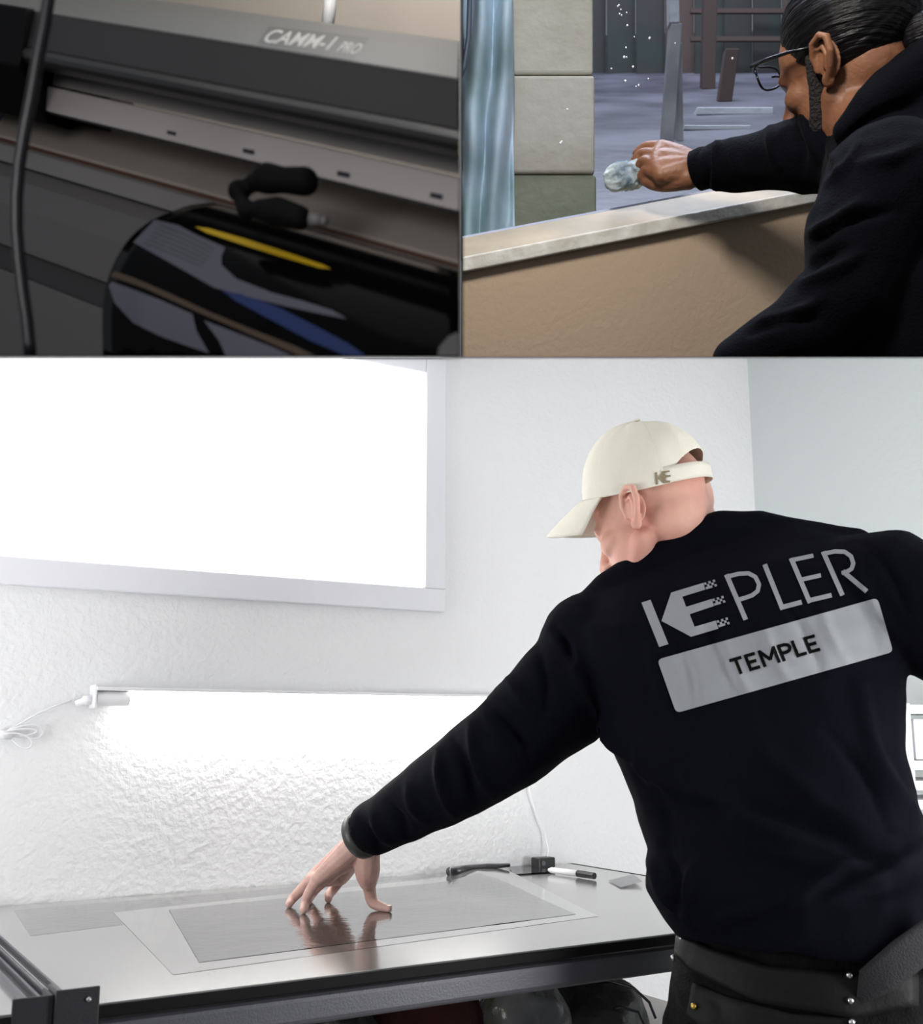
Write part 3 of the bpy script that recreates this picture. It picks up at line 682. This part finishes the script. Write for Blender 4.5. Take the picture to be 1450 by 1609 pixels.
def patch(name, pts, m, parent, bv, off, th=.004, nx=24, ny=6, flat=False):
    """strip lying on the body; pts: top polyline and bottom polyline"""
    top, bot = pts; a = A(); g = []
    def at(pl, t):
        t = t*(len(pl)-1); i = min(int(t), len(pl)-2); q = t-i; return (pl[i][0]*(1-q)+pl[i+1][0]*q, pl[i][1]*(1-q)+pl[i+1][1]*q)
    for i in range(nx+1):
        A_, B_ = at(top, i/nx), at(bot, i/nx)
        for j in range(ny+1):
            s = j/ny; x, y = A_[0]*(1-s)+B_[0]*s, A_[1]*(1-s)+B_[1]*s
            rr = ray(x, y).normalized(); h = bv.ray_cast(CAM, rr)
            p = h[0] if h[0] is not None else bv.find_nearest(CAM + rr*1.62)[0]
            g.append(p - rr*off)
    if flat:                     # a taut strip: even out the distances
        dd = np.array([(p-CAM).length for p in g]); ii = np.array([[1, k//(ny+1), k % (ny+1), (k//(ny+1))**2] for k in range(len(g))], float)
        c_ = np.linalg.lstsq(ii, dd, rcond=None)[0]; fit = ii@c_; fit += min(0, (dd-fit).min())*.6
        g = [CAM + (p-CAM).normalized()*float(q) for p, q in zip(g, fit)]
    a.add(g, [(i*(ny+1)+j, (i+1)*(ny+1)+j, (i+1)*(ny+1)+j+1, i*(ny+1)+j+1) for i in range(nx) for j in range(ny)])
    return to_obj(name, a, m, parent, smooth=True, fix=False, solid=th)
belt = patch('belt', ([(1066, 1466), (1110, 1488), (1205, 1518), (1345, 1530), (1440, 1500)], [(1063, 1500), (1085, 1525), (1190, 1575), (1340, 1600), (1440, 1580)]), M['leather'], man, JB, .006)
patch('tool_pouch', ([(1090, 1545), (1150, 1568), (1240, 1592), (1340, 1600)], [(1080, 1600), (1130, 1640), (1240, 1660), (1340, 1660)]), M['leather'], man, JB, .004)
UB = BVHTree.FromPolygons([v.co.copy() for v in sm.vertices] + [v.co.copy() for v in jm.vertices], [tuple(p.vertices) for p in sm.polygons] + [tuple(i + len(sm.vertices) for i in p.vertices) for p in jm.polygons])
patch('strap', ([(1350, 1524), (1400, 1480), (1470, 1430)], [(1345, 1580), (1400, 1555), (1470, 1500)]), M['webbing'], man, UB, .006, flat=True)
for (x, y, m_) in ((1334, 1532, 'rivet'), (1336, 1572, 'rivet'), (1338, 1606, 'rivet'), (1090, 1581, 'brass'), (1064, 1470, 'rivet'), (1058, 1505, 'rivet')):
    rr = ray(x, y).normalized(); h = JB.ray_cast(CAM, rr); p = (h[0] if h[0] else JB.find_nearest(CAM + rr*1.62)[0]) - rr*.012
    to_obj('rivet', A().ball(p, .0042), M[m_], man, smooth=True)
# --- cap
cf = nrm(cv(-.855, -.19, .48)); cu_ = cv(-.156, .979, .11); cu_ = nrm(cu_ - cf*cu_.dot(cf)); crr = nrm(cu_.cross(cf))
if crr.dot(RV) < 0: crr = -crr
CC = C(1016, 771, 1.775)
LF, LS, LH = .1035, .088, .114
def cap_pt(phi, e, k=1.0, lift=0):       # phi from the front, towards the near (left) side positive; e 0 rim .. 1 crown
    x, y = math.cos(phi), math.sin(phi); pw = 2.25
    q = (abs(x)**pw + abs(y)**pw)**(-1/pw); ce = math.cos(e*math.pi/2)**.78; se = math.sin(e*math.pi/2)
    bl = .97 + .03*math.cos(phi)
    rimdrop = -.006*math.sin(phi)**2
    return CC + cf*(LF*k*q*x*ce - .004*se) - crr*(LS*k*q*y*ce) + cu_*(LH*k*se*bl + rimdrop*(1-e) + lift)
nP, nE = 300, 110
cap_a = A(); g = []
def in_hole(phi, e):
    b_ = abs(((phi - math.pi + math.pi) % (2*math.pi)) - math.pi); b_ = math.pi - b_ if False else abs(abs(((phi+math.pi) % (2*math.pi))-math.pi)-math.pi)
    top = .30*math.sqrt(max(0, 1-(b_/.92)**2)) if b_ < .92 else 0
    return e < top
for i in range(nE+1):
    for j in range(nP):
        phi = 2*math.pi*j/nP; e = i/nE
        p = cap_pt(phi, e)
        seam = .0009*(1 - min(1, abs(math.sin(3*phi))*14))
        p += (p-CC).normalized()*(.0016*noise.noise(p*22) + .0018*noise.noise(Vector((phi*4, e*2, 1))) - seam)
        g.append(p)
fcs = [(i*nP+j, i*nP+(j+1) % nP, (i+1)*nP+(j+1) % nP, (i+1)*nP+j) for i in range(nE) for j in range(nP) if not in_hole(2*math.pi*(j+.5)/nP, (i+.5)/nE)]
cap_a.add(g, fcs)
cap = to_obj('cap', cap_a, M['cap'], man, smooth=True, fix=False, solid=.0016)
cap.modifiers['thick'].offset = -1
a = A(); g = []; n1, n2 = 40, 10
for i in range(n1+1):
    phi = -1.15 + 2.3*i/n1
    for j in range(n2+1):
        t = j/n2; p = cap_pt(phi, 0); out = .074*math.cos(phi*.95)**.7 if abs(phi) < 1.5 else 0
        p = p + cf*out*t - cu_*((.040*t**1.2)*1.0 + .012*t*abs(math.sin(phi))) ; g.append(p)
a.add(g, [(i*(n2+1)+j, (i+1)*(n2+1)+j, (i+1)*(n2+1)+j+1, i*(n2+1)+j+1) for i in range(n1) for j in range(n2)])
brim = to_obj('brim', a, M['cap'], cap, smooth=True, fix=False, solid=.003)
a = A(); g = []; n1, n2 = 36, 3
for i in range(n1+1):
    phi = math.pi - 1.0 + 2.0*i/n1
    for j in range(n2+1):
        p = cap_pt(phi, .005 + .145*j/n2, 1.012); g.append(p)
a.add(g, [(i*(n2+1)+j, (i+1)*(n2+1)+j, (i+1)*(n2+1)+j+1, i*(n2+1)+j+1) for i in range(n1) for j in range(n2)])
to_obj('strap', a, M['cap'], cap, smooth=True, fix=False, solid=.0016)
to_obj('button', A().ball(cap_pt(0, 1) , (.006, .006, .003), (crr, cf, cu_)), M['cap'], cap, smooth=True)
me_c = bpy.data.meshes.new('c'); me_c.from_pydata([tuple(p) for p in cap_a.v], [], cap_a.f)
CB = bvh_of(me_c)
def cap_px(x, y):      # emblem box -> cap
    u_, v_ = (x-58)/(460-58), (y-270)/(615-270)
    return (1029 + 26*u_ + 1.5*v_, 744.5 - 4.5*u_ + 15.5*v_)
def small(pl):         # unslant the emblem
    out = []
    for p in pl:
        q = []
        for x, y in p:
            yy = y + (x-58)*.297; xx = x - (yy-385)*.38
            q.append((1028.5 + (xx-58)/(400-58)*25 + (yy-385)/230*2.0, 742.5 + (yy-385)/230*17 - (xx-58)/(400-58)*3.2))
        out.append(q)
    return out
decal('cap_emblem', small([polys[0], emb]), M['olive'], cap, CB, off=.0012, step=2)['label'] = 'olive KE emblem on the side of the cap'

# ================================================================== VINYL CUTTER (top left)
AX = cv(-1.43, .617, 1.0)
def prof(pts): return [C(724.6, y, d) - AX*.02 for y, d in pts]
cut = thing('vinyl_cutter', 'grey wide-format vinyl cutter with a silver rail and a badge on its hood', 'machine', C(500, 540, .75))
def bar(name, pts, m, t0=0, t1=.62, bev=.002, smooth=False, par=cut):
    P = [p + AX*t0 for p in prof(pts)]
    return to_obj(name, A().prism(P, AX*(t1-t0+.02)), M[m] if isinstance(m, str) else m, par, cut='L', bevel=bev, smooth=smooth)
bar('hood_top', [(65, .82), (68, .805), (123, .66), (127, .66), (127, .82)], 'hoodtop', bev=.001, t1=.40)
bar('hood_front', [(124, .661), (205, .645), (210, .66), (210, .80), (124, .80)], 'hoodfront', bev=.001, t1=.40)
bar('hood_lip', [(204, .648), (210, .640), (218, .636), (228, .636), (238, .641), (246, .65), (248, .66), (248, .70), (204, .70)], 'lip', bev=0, smooth=False, t1=.40)
bar('upper_rail', [(248, .705), (275, .70), (275, .75), (240, .75)], 'rail', bev=.001, t1=.33)
rl = bar('carriage_rail', [(279, .69), (333, .685), (333, .74), (279, .74)], 'rail', bev=.0012, t1=.33)
bar('rail_dark_strip', [(333.5, .69), (337, .69), (337, .74), (333.5, .74)], 'mark', bev=0, t1=.33)  # solid dark strip along the underside of the carriage rail
bar('back_cover', [(330, .77), (410, .715), (418, .715), (418, .85), (330, .85)], 'platen', bev=.001, t1=.30)
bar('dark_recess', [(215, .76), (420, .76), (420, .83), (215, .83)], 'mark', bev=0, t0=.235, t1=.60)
bar('brown_edge', [(416, .70), (424, .695), (424, .72), (416, .72)], 'brown', bev=0)
bar('bench_bar', [(424, .693), (430, .688), (466, .682), (472, .70), (424, .71)], 'bar', bev=0)
bar('front_cover', [(470, .688), (500, .676), (560, .668), (650, .668), (655, .70), (470, .72)], 'body', bev=.001)
bar('band', [(652, .675), (706, .675), (706, .70), (652, .70)], 'hoodfront', bev=0)
bar('lower_panel', [(706, .668), (930, .668), (930, .72), (706, .72)], 'body', bev=.001)
# end housing of the hood, at far left
bar('end_housing', [(120, .645), (250, .63), (360, .69), (360, .80), (120, .80)], 'matte', t0=.262, t1=.36, bev=.002)
# badge
htn = (prof([(65, .82)])[0] - prof([(123, .66)])[0]).cross(AX).normalized(); hp = (prof([(123, .66)])[0], htn)
hp_top = (prof([(68, .805)])[0], (prof([(68, .805)])[0]-prof([(123, .66)])[0]).cross(AX).normalized())
bd = decal('badge', [[(422, 41), (580, 59), (553, 94), (404, 69)]], M['label'], cut, None, hp_top, .0012); bd['label'] = 'dark badge on the hood with silver slanted lettering'
tm = text_flat('CAMM-1', [(424, 45), (532, 58), (522, 79), (413, 66)], .014, .35)
decal('lettering', None, M['letter'], bd, None, hp_top, .0022, mesh=tm)
tm = text_flat('PRO', [(537, 65), (571, 69), (562, 85), (528, 81)], .004, .35)
decal('lettering', None, M['letter'], bd, None, hp_top, .0022, mesh=tm)
rp_ = (prof([(279, .69)])[0], (prof([(279, .69)])[0]-prof([(333, .685)])[0]).cross(AX).normalized())
for (x, y, s) in ((269, 209, .7), (390, 238, .9), (539, 274, 1), (685, 308, 1)):
    ms = decal('mark', [[(x-9*s, y-6*s), (x+10*s, y-2*s), (x+9*s, y+5.5*s), (x-10*s, y+1.5*s)]], M['mark'], cut, None, rp_, .0012)
# blade carriage and lever
a = A()
a.limb([C(478, 285, .70), C(445, 283, .705), C(420, 280, .71), C(400, 287, .72)], [.0095, .0085, .0105, .006], 12)
a.limb([C(400, 285, .72), C(388, 296, .72), C(375, 300, .72)], [.006, .005, .0075], 10)
a.limb([C(375, 300, .72), C(380, 318, .715), C(388, 330, .71)], [.006, .005, .007], 10)
a.limb([C(408, 330, .705), C(435, 333, .70), C(470, 342, .69)], [.007, .010, .008], 12)
cm = remesh(a, .002, 3)
to_obj('blade_carriage', cm, M['matte'], cut, smooth=True, fix=False, cut='L')
to_obj('lever_tip', A().limb([C(487, 344, .69), C(508, 347, .688)], [.0045, .0035]), M['bar'], cut, smooth=True)
# little grey guide in the near corner
to_obj('media_guide', A().prism([C(690, 545, .58), C(705, 528, .58), C(728, 518, .58), C(728, 566, .58), C(686, 566, .58)], cv(0, 0, .03)), M['body'], cut, cut='L', bevel=.002)
# --- black film draped from the cutter
edge = [(335, 318, .815), (300, 322, .80), (268, 333, .788), (235, 348, .778), (205, 373, .77), (183, 405, .764), (169, 440, .76), (162, 480, .758), (161, 530, .758), (163, 600, .76)]
E = []
for i in range(len(edge)-1):
    for k_ in range(4):
        t = k_/4; p0, p1, p2, p3 = [Vector(edge[min(max(i+s, 0), len(edge)-1)]) for s in (-1, 0, 1, 2)]
        q = .5*((2*p1)+(-p0+p2)*t+(2*p0-5*p1+4*p2-p3)*t*t+(-p0+3*p1-3*p2+p3)*t**3); E.append(C(*q))
E.append(C(*edge[-1]))
a = A(); g = []; nt_ = 24
for p in E:
    tt = (-.001 - p.x)/(-AX.x)
    for j in range(nt_+1): g.append(p - AX*tt*(j/nt_)*-1*-1 if False else p + (AX*-1)*(tt*-1*-1)*(j/nt_) if False else p - AX*(abs(p.x)/1.43)*(j/nt_)*(1.0))
a.add(g, [(i*(nt_+1)+j, (i+1)*(nt_+1)+j, (i+1)*(nt_+1)+j+1, i*(nt_+1)+j+1) for i in range(len(E)-1) for j in range(nt_)])
vme = bpy.data.meshes.new('v'); vme.from_pydata([tuple(p) for p in g], [], a.f); VB = bvh_of(vme)
vin = to_obj('vinyl_sheet', a, M['vinyl'], smooth=True, cut='L', fix=False, solid=.001); vin.modifiers['thick'].offset = -1
tag(vin, 'glossy black vinyl sheet curving down from the cutter', 'vinyl')
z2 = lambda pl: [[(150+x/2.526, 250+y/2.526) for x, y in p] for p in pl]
def vd(name, pl, m, lab):  # flat coloured patches laid onto the vinyl surface
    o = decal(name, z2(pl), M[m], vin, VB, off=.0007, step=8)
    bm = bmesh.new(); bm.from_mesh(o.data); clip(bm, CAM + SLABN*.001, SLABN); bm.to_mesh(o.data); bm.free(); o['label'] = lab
vd('yellow_streak', [[(395, 268), (450, 275), (600, 318), (760, 370), (900, 418), (935, 436), (890, 432), (740, 388), (600, 345), (440, 292)]], 'ystreak', 'narrow yellow strip across the black vinyl')
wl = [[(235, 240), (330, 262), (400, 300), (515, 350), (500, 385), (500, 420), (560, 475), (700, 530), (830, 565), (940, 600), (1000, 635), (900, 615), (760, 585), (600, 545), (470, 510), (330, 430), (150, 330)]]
vd('pale_patch', wl, 'sheet', 'grey-white patch on the upper curve of the vinyl')
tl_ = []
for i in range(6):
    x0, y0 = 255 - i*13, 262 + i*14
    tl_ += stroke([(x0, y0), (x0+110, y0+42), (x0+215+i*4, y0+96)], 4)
vd('dark_lines', tl_, 'hoodfront', 'rows of faint dark lines')
vd('pale_patch', [[(45, 480), (130, 510), (260, 560), (385, 615), (400, 680), (450, 770), (360, 740), (250, 700), (150, 650), (75, 570)], [(430, 640), (560, 690), (700, 745), (800, 790), (520, 790), (490, 720)]], 'sheet', 'grey-white patch on the lower curve of the vinyl')
vd('brown_streak', [[(75, 445), (150, 470), (300, 535), (450, 605), (620, 675), (800, 745), (880, 785), (820, 785), (600, 690), (400, 605), (200, 515), (60, 465)]], 'ostreak', 'thin brown line along the vinyl')
vd('blue_streak', [[(500, 520), (600, 540), (720, 585), (850, 650), (1000, 730), (1080, 785), (980, 775), (850, 720), (700, 640), (560, 565)]], 'bstreak', 'blue streak along the vinyl')
# --- cable in front
cp = [(82, -60), (76, 0), (70, 40), (60, 90), (50, 150), (38, 210), (30, 260), (26, 310), (26, 360), (30, 410), (36, 460), (42, 500), (46, 540), (50, 590)]
ca = A().tube([C(x, y, .64 + .00002*y) for x, y in cp], .0036, 16)
tag(to_obj('black_cable', ca, M['cable'], smooth=True, cut='L'), 'black cable hanging down in front of the cutter', 'cable')
# --- wall behind the cutter
a = A().prism([C(-500, -900, 1.9), C(760, -900, 1.25), C(760, 600, 1.25), C(-500, 600, 1.9)], cv(0, 0, .02))
struct(to_obj('wall_cutter_room', a, M['bgwall'], cut='L'))
a = A().limb([C(525, -120, 1.15), C(518, 10, 1.14), C(512, 60, 1.13)], [.007, .007, .006], 10)
tag(to_obj('white_conduit', a, M['plastic'], smooth=True, cut='L'), 'pale conduit running up the wall behind the cutter', 'conduit')

# ================================================================== WINDOW ROOM (top right)
WX = cv(1, .261, .294); VX = cv(-.03, 1, -.28)
WNN = WX.cross(VX).normalized()
if WNN.dot(FV) > 0: WNN = -WNN                 # towards the room
def wbar(name, pts, m, par=None, t1=1.7, bev=.001, t0=-.02):
    P = [C(724.6, y, d) + WX*t0 for y, d in pts]
    return to_obj(name, A().prism(P, WX*(t1-t0)), M[m], par, cut='R', bevel=bev)
G0 = C(724.6, 374, 1.72)
ww = wbar('wall_window_room', [(428, 1.655), (428, 1.70), (700, 1.70), (700, 1.655)], 'tan', bev=0); struct(ww)
win2 = struct(bpy.data.objects.new('window_2', None)); COL.objects.link(win2); win2.location = C(1000, 340, 1.76)
wbar('sill_board', [(406, 1.642), (375, 1.71), (371.5, 1.73), (405, 1.73), (426, 1.66)], 'sill', win2)
wbar('sill_nosing', [(404, 1.640), (428, 1.638), (429, 1.652), (405, 1.655)], 'nose', win2, bev=.003)
wbar('glazing_bead', [(375.5, 1.712), (371.5, 1.712), (371.5, 1.722), (375.5, 1.722)], 'bead', win2, bev=0)
ga = A().box(G0 - WX*.02, WX*1.7, VX*1.2, -WNN*.004)
to_obj('pane', ga, M['glass'], win2, cut='R')
gp = (G0, WNN)
dr_ = A()
for (x, y) in [(972, 8), (975, 15), (973, 22), (984, 20), (996, 58), (983, 75), (980, 90), (994, 105), (982, 127), (999, 136), (1003, 134), (1018, 124), (970, 10), (976, 24), (984, 90), (882, 223), (880, 225), (1150, 92), (1020, 60), (1060, 68), (960, 108), (985, 40), (891, 172)]:
    p = PP(x, y, *gp) + WNN*.001; s = random.uniform(.0011, .0022); dr_.ball(p, (s, s, s), n=8, m=5)
o = to_obj('water_drops', dr_, M['drop'], win2, smooth=True); o['kind'] = 'stuff'
# --- outside
GD = cv(0, .479, 1.0); GX = cv(1, .03, 0); GN = GX.cross(GD).normalized()
g0 = C(724, 420, 2.15)
a = A().box(g0 - GX*.3, GX*4.5, GD*8, cv(0, -.03, 0))
def gd(x, y): return (PP(x, y, g0, GN) - CAM).dot(FV)
struct(to_obj('ground', a, M['ground'], cut='R'))
a = A(); bz = C(724, 95, 5.3)
shed = thing('timber_shed', 'dark green and brown board shed across the yard', 'shed', C(1050, 80, 5.2))
for i in range(26):
    q0 = C(724 + i*46, 116, gd(724 + i*46, 116)); bw = 44*gd(724 + i*46, 116)/FP
    to_obj('board', A().box(q0, cv(bw, 0, random.uniform(-.01, .01)), cv(0, 1.9, 0), cv(0, 0, .02)), M['fence'] if i % 4 != 3 else M['rust'], shed, cut='R')
for y in (20, 64): to_obj('batten', A().box(C(1085, y, gd(1200, 116)-.05), cv(.75, 0, 0), cv(0, .024, 0), cv(0, 0, .02)), M['rust'], shed, cut='R')
def boxpx(name, x0, x1, y0, y1, d, dep, m, lab, cat, lean=0, par=None, bev=.004):
    P = [C(x0+lean, y0, d), C(x1+lean, y0, d), C(x1, y1, d), C(x0, y1, d)]
    o = to_obj(name, A().prism(P, cv(0, 0, dep)), M[m], par, cut='R', bevel=bev)
    if lab: tag(o, lab, cat)
    return o
pil = thing('concrete_pillar', 'stained concrete block pillar just outside the window', 'pillar', C(868, 372, 2.1))
# faces stepped slightly block by block
for i, (y0, y1, m_) in enumerate(((-140, 116, 'conc'), (118, 272, 'conc'), (274, 392, 'conc2'))):
    boxpx('block', 796+i*2.5, 932+i*2.5, y0, y1, 2.05-.006*(i == 1), .26, m_, None, None, par=pil, bev=.006)
for args in (('post', 1040, 1058, 36, 232, .06, 'wood', 'pale weathered post standing in the yard', 'post', 14),
             ('post', 1064, 1074, 66, 222, .06, 'wood', 'thin grey post just right of the pale post', 'post', -2),
             ('post', 1103, 1124, -60, 140, .06, 'rust', 'rust-brown upright post in front of the shed', 'post', 5),
             ('plank', 1128, 1150, 76, 160, .05, 'rust', 'short brown plank leaning right of the rusty post', 'plank', 12),
             ('kerb_stone', 1095, 1215, 168, 180, .08, 'stone', 'pale kerb stone across the yard beside the glasses', 'kerb', 0),
             ('kerb_stone', 1075, 1180, 196, 204, .08, 'stone', 'lower pale kerb stone above the outstretched sleeve', 'kerb', 0)):
    nm, x0, x1, y0, y1, dep, mm, lab, cat_, ln = args
    boxpx(nm, x0, x1, y0, y1, gd((x0+x1)/2, y1), dep, mm, lab, cat_, ln)
boxpx('beam', 1052, 1068, -60, 35, gd(1049, 232), .05, 'stone', 'pale upright continuing above the weathered post', 'beam', -2)
# tarp
a = A(); g = []; n1, n2 = 40, 50
for i in range(n1+1):
    for j in range(n2+1):
        x = 690 + 112*i/n1 + 8*j/n2; y = -120 + 530*j/n2
        d = 1.98 + .02*math.sin(i*.42 + j*.12) + .03*noise.noise(Vector((i*.15, j*.09, 2))); g.append(C(x, y, d))
a.add(g, [(i*(n2+1)+j, (i+1)*(n2+1)+j, (i+1)*(n2+1)+j+1, i*(n2+1)+j+1) for i in range(n1) for j in range(n2)])
tag(to_obj('tarp', a, M['tarp'], smooth=True, cut='R', fix=False, solid=.003), 'pale blue creased tarp hanging outside left of the pillar', 'tarp')
a = A().tube([C(738, -80, 1.85), C(738, 0, 1.85), C(736, 60, 1.85), C(729, 105, 1.85), C(712, 150, 1.85)], .0045, 12)
tag(to_obj('hose', a, M['hose'], smooth=True, cut='R'), 'grey hose hanging at the left edge of the window', 'hose')
# far side wall piece at upper right
a = A().prism([C(1330, -300, 2.6), C(1800, -300, 2.2), C(1800, 620, 2.2), C(1330, 620, 2.6)], cv(0, 0, .02))
# ---- the man at the window
m2 = thing('person', 'man with tied black hair and glasses in a dark hoodie wiping the window', 'person', C(1400, 555, 1.45))
f = nrm(cv(-.60, -.20, .775)); u0 = cv(-.30, .95, .0); u = nrm(u0 - f*u0.dot(f)); r = nrm(u.cross(f))
if r.dot(RV) < 0: r = -r
ear = C(1286, 104, 1.48); H2 = ear + r*.078
nk = [(C(1345, 165, 1.53), .058), (C(1375, 210, 1.50), .064), (C(1400, 260, 1.48), .075)]
hm = head(H2, r, f, u, nk)
spec = []
wr2 = C(1095, 268, 1.70); kk = [C(1040, 232, 1.73), C(1033, 246, 1.715), C(1032, 262, 1.70), C(1038, 276, 1.69)]
for q in kk: spec.append(([wr2, wr2.lerp(q, .55), q], [.026, .021, .0125]))
spec.append((kk, [.0125]*4))
tips = [((1015, 232, 1.75), (1001, 241, 1.755)), ((1010, 242, 1.735), (998, 252, 1.74)), ((1012, 254, 1.72), (1003, 264, 1.73)), ((1018, 268, 1.71), (1008, 276, 1.72))]
for q, (a_, b_) in zip(kk, tips): spec.append(([q, C(*a_), C(*b_)], [.0115, .0098, .0078]))
spec.append(([C(1080, 280, 1.69), C(1052, 288, 1.70), C(1030, 289, 1.71), C(1014, 284, 1.72)], [.018, .0135, .011, .0085]))
spec.append(([C(1120, 267, 1.67), wr2], [.020, .026]))
h2 = limbs(spec, .0022, 3)
to_obj('head_and_neck', hm, M['skin2'], m2, smooth=True, fix=False, cut='R')
to_obj('hand', h2, M['skin2'], m2, smooth=True, fix=False, cut='R')
# hair shell
P = frame_pt(H2, r, f, u); ax = (r, f, u); a = A()
a.ball(P(0, -.020, .052), (.083, .096, .088), ax, 32, 20)
hme = remesh(a, .003, 2)
bm = bmesh.new(); bm.from_mesh(hme)
# hairline: cut by two planes (face side and nape side)
clip(bm, P(0, .052, .045), (-f*.93 + u*.30).normalized())
clip(bm, P(0, -.01, -.010), (u*.80 - f*.60).normalized())
bm.to_mesh(hme); bm.free()
n = len(hme.vertices)
for v in hme.vertices:
    q = v.co - H2; th = math.atan2(q.dot(u)-.05, q.dot(r)); v.co += q.normalized()*(.0022*noise.noise(Vector((th*9, q.dot(f)*6, 0))) + .0012*noise.noise(Vector((th*30, q.dot(f)*10, 4))))
hair = to_obj('hair', hme, M['hair'], m2, smooth=True, fix=False)
a = A(); bc = C(1448, 58, 1.46)
a.ball(bc, (.030, .034, .032)); a.limb([C(1405, 70, 1.50), C(1430, 62, 1.48)], [.036, .026], 14)
bme = remesh(a, .003, 3)
for v in bme.vertices: v.co += v.normal*.003*noise.noise(v.co*60)
to_obj('hair_bun', bme, M['hair'], hair, smooth=True, fix=False)
# beard: sideburn, jaw line and chin
a = A()
a.limb([P(-.0695, .014, .018), P(-.066, .020, -.010)], [.006, .008], 10)
a.limb([P(-.064, .020, -.015), P(-.056, .028, -.048), P(-.044, .044, -.078)], [.009, .015, .021], 12)
a.limb([P(.064, .020, -.015), P(.056, .028, -.048), P(.044, .044, -.078)], [.009, .015, .021], 12)
a.limb([P(-.040, .052, -.085), P(-.018, .078, -.098), P(.015, .082, -.098), P(.04, .055, -.085)], [.013, .016, .016, .012], 12)
a.limb([P(-.026, .090, -.044), P(0, .098, -.042), P(.026, .090, -.044)], [.005, .006, .005], 8)
to_obj('beard', remesh(a, .0022, 2), M['beard'], m2, smooth=True, fix=False)
# glasses
gls = A()
gls.tube([P(-.079, -.004, .026), P(-.080, .035, .038), P(-.076, .068, .046), P(-.068, .098, .052)], [.0016, .0024, .003, .0034], 8)
gls.tube([P(.079, -.004, .026), P(.080, .035, .038), P(.076, .068, .046), P(.068, .098, .052)], [.0016, .0024, .003, .0034], 8)
rims = []
for s_ in (-1, 1):
    rp = [P(s_*(.038 + .030*math.copysign(abs(math.cos(t))**.7, math.cos(t))), .105 - .010*abs(math.cos(t)) , .038 + .017*math.copysign(abs(math.sin(t))**.7, math.sin(t))) for t in [2*math.pi*i/24 for i in range(25)]]
    gls.tube(rp, .0017, 8); rims.append(rp)
gls.tube([P(-.010, .106, .042), P(0, .108, .044), P(.010, .106, .042)], .0017, 8)
gl_o = to_obj('glasses', gls, M['specs'], m2, smooth=True)
for rp in rims: to_obj('lens', A().add(rp[:-1], [tuple(range(24))]), M['glass'], gl_o)
# hoodie: extended far arm and near shoulder
a = A()
def cr_(px, py, d, rp): return C(px, py, d), rp*d/FP
arm = [cr_(1104, 268, 1.685, 28), cr_(1120, 262, 1.675, 36), cr_(1150, 260, 1.66, 41), cr_(1195, 254, 1.63, 47), cr_(1240, 245, 1.60, 55), cr_(1290, 238, 1.57, 64), cr_(1350, 240, 1.54, 75)]
a.tube([p for p, _ in arm], [q for _, q in arm], 22)
# torso rings, top (collar) to bottom
TR_ = [((1318, 196), (1500, 120), 1.47, .06), ((1310, 235), (1560, 170), 1.46, .10), ((1300, 290), (1600, 240), 1.45, .13), ((1292, 340), (1640, 300), 1.44, .14), ((1292, 400), (1650, 370), 1.43, .145),
       ((1275, 440), (1650, 430), 1.42, .145), ((1262, 490), (1650, 490), 1.42, .145), ((1250, 560), (1650, 560), 1.42, .145), ((1250, 620), (1650, 620), 1.42, .14)]
a.loft([ring2(C(*l, d), C(*q, d), th) for l, q, d, th in TR_])
# hood folds at the neck
a.limb([C(1330, 205, 1.43), C(1362, 178, 1.42), C(1405, 140, 1.42), C(1460, 105, 1.43)], [.018, .026, .034, .040], 14)
# near upper arm and forearm
a.limb([C(1400, 300, 1.36), C(1350, 400, 1.34), C(1330, 470, 1.33), C(1245, 530, 1.33), C(1165, 568, 1.34)], [.085, .070, .062, .048, .036], 18)
a.ball(C(1312, 372, 1.38), .030); 
hd = remesh(a, .005, 7)
cr2 = [(1112, 225, 1108, 300, 6, -.006), (1128, 220, 1125, 298, 7, .006), (1150, 212, 1170, 290, 10, .004), (1210, 190, 1225, 260, 9, .006), (1240, 180, 1260, 270, 8, -.006), (1262, 172, 1285, 250, 8, .006), (1285, 170, 1300, 240, 7, -.006), (1300, 190, 1320, 270, 8, .005),
       (1280, 380, 1400, 330, 9, -.010), (1275, 365, 1350, 320, 10, .009), (1262, 445, 1350, 400, 10, .008), (1265, 430, 1330, 390, 8, -.008), (1200, 505, 1290, 470, 10, .007), (1180, 525, 1280, 500, 9, -.007), (1330, 215, 1440, 160, 7, -.008), (1300, 290, 1350, 230, 8, .006), (1350, 260, 1440, 230, 12, .006)]
cr2 = [(c[0], c[1], c[2], c[3], c[4]*.85, c[5]*1.5) for c in cr2]
wrinkle(hd, cr2, .003, 9, 5, (1, 1, 1), .0015)
to_obj('hoodie', hd, M['hood'], m2, smooth=True, fix=False, cut='R')
b = A(); cw = nrm(C(1104, 268, 1.685) - C(1120, 262, 1.675)); c0 = C(1098, 267, 1.69)
b.tube([c0 + cw*.006, c0 + cw*.004, c0 - cw*.010, c0 - cw*.02], [.027, .031, .032, .029], 24)
to_obj('cuff', b, M['hood'], m2, smooth=True, cut='R')
# cloth in the hand
a = A(); a.ball(C(985, 276, 1.745), (.036, .018, .022)); a.ball(C(1005, 270, 1.74), (.026, .016, .020)); a.ball(C(968, 284, 1.745), (.018, .012, .016))
clm = remesh(a, .002, 2)
for v in clm.vertices: v.co += v.normal*(.005*noise.noise(v.co*40) + .003*(1-2*abs(noise.noise(v.co*90))))
tag(to_obj('wiping_cloth', clm, M['cloth'], smooth=True, fix=False), 'blue and white cleaning cloth pressed against the glass', 'cloth')
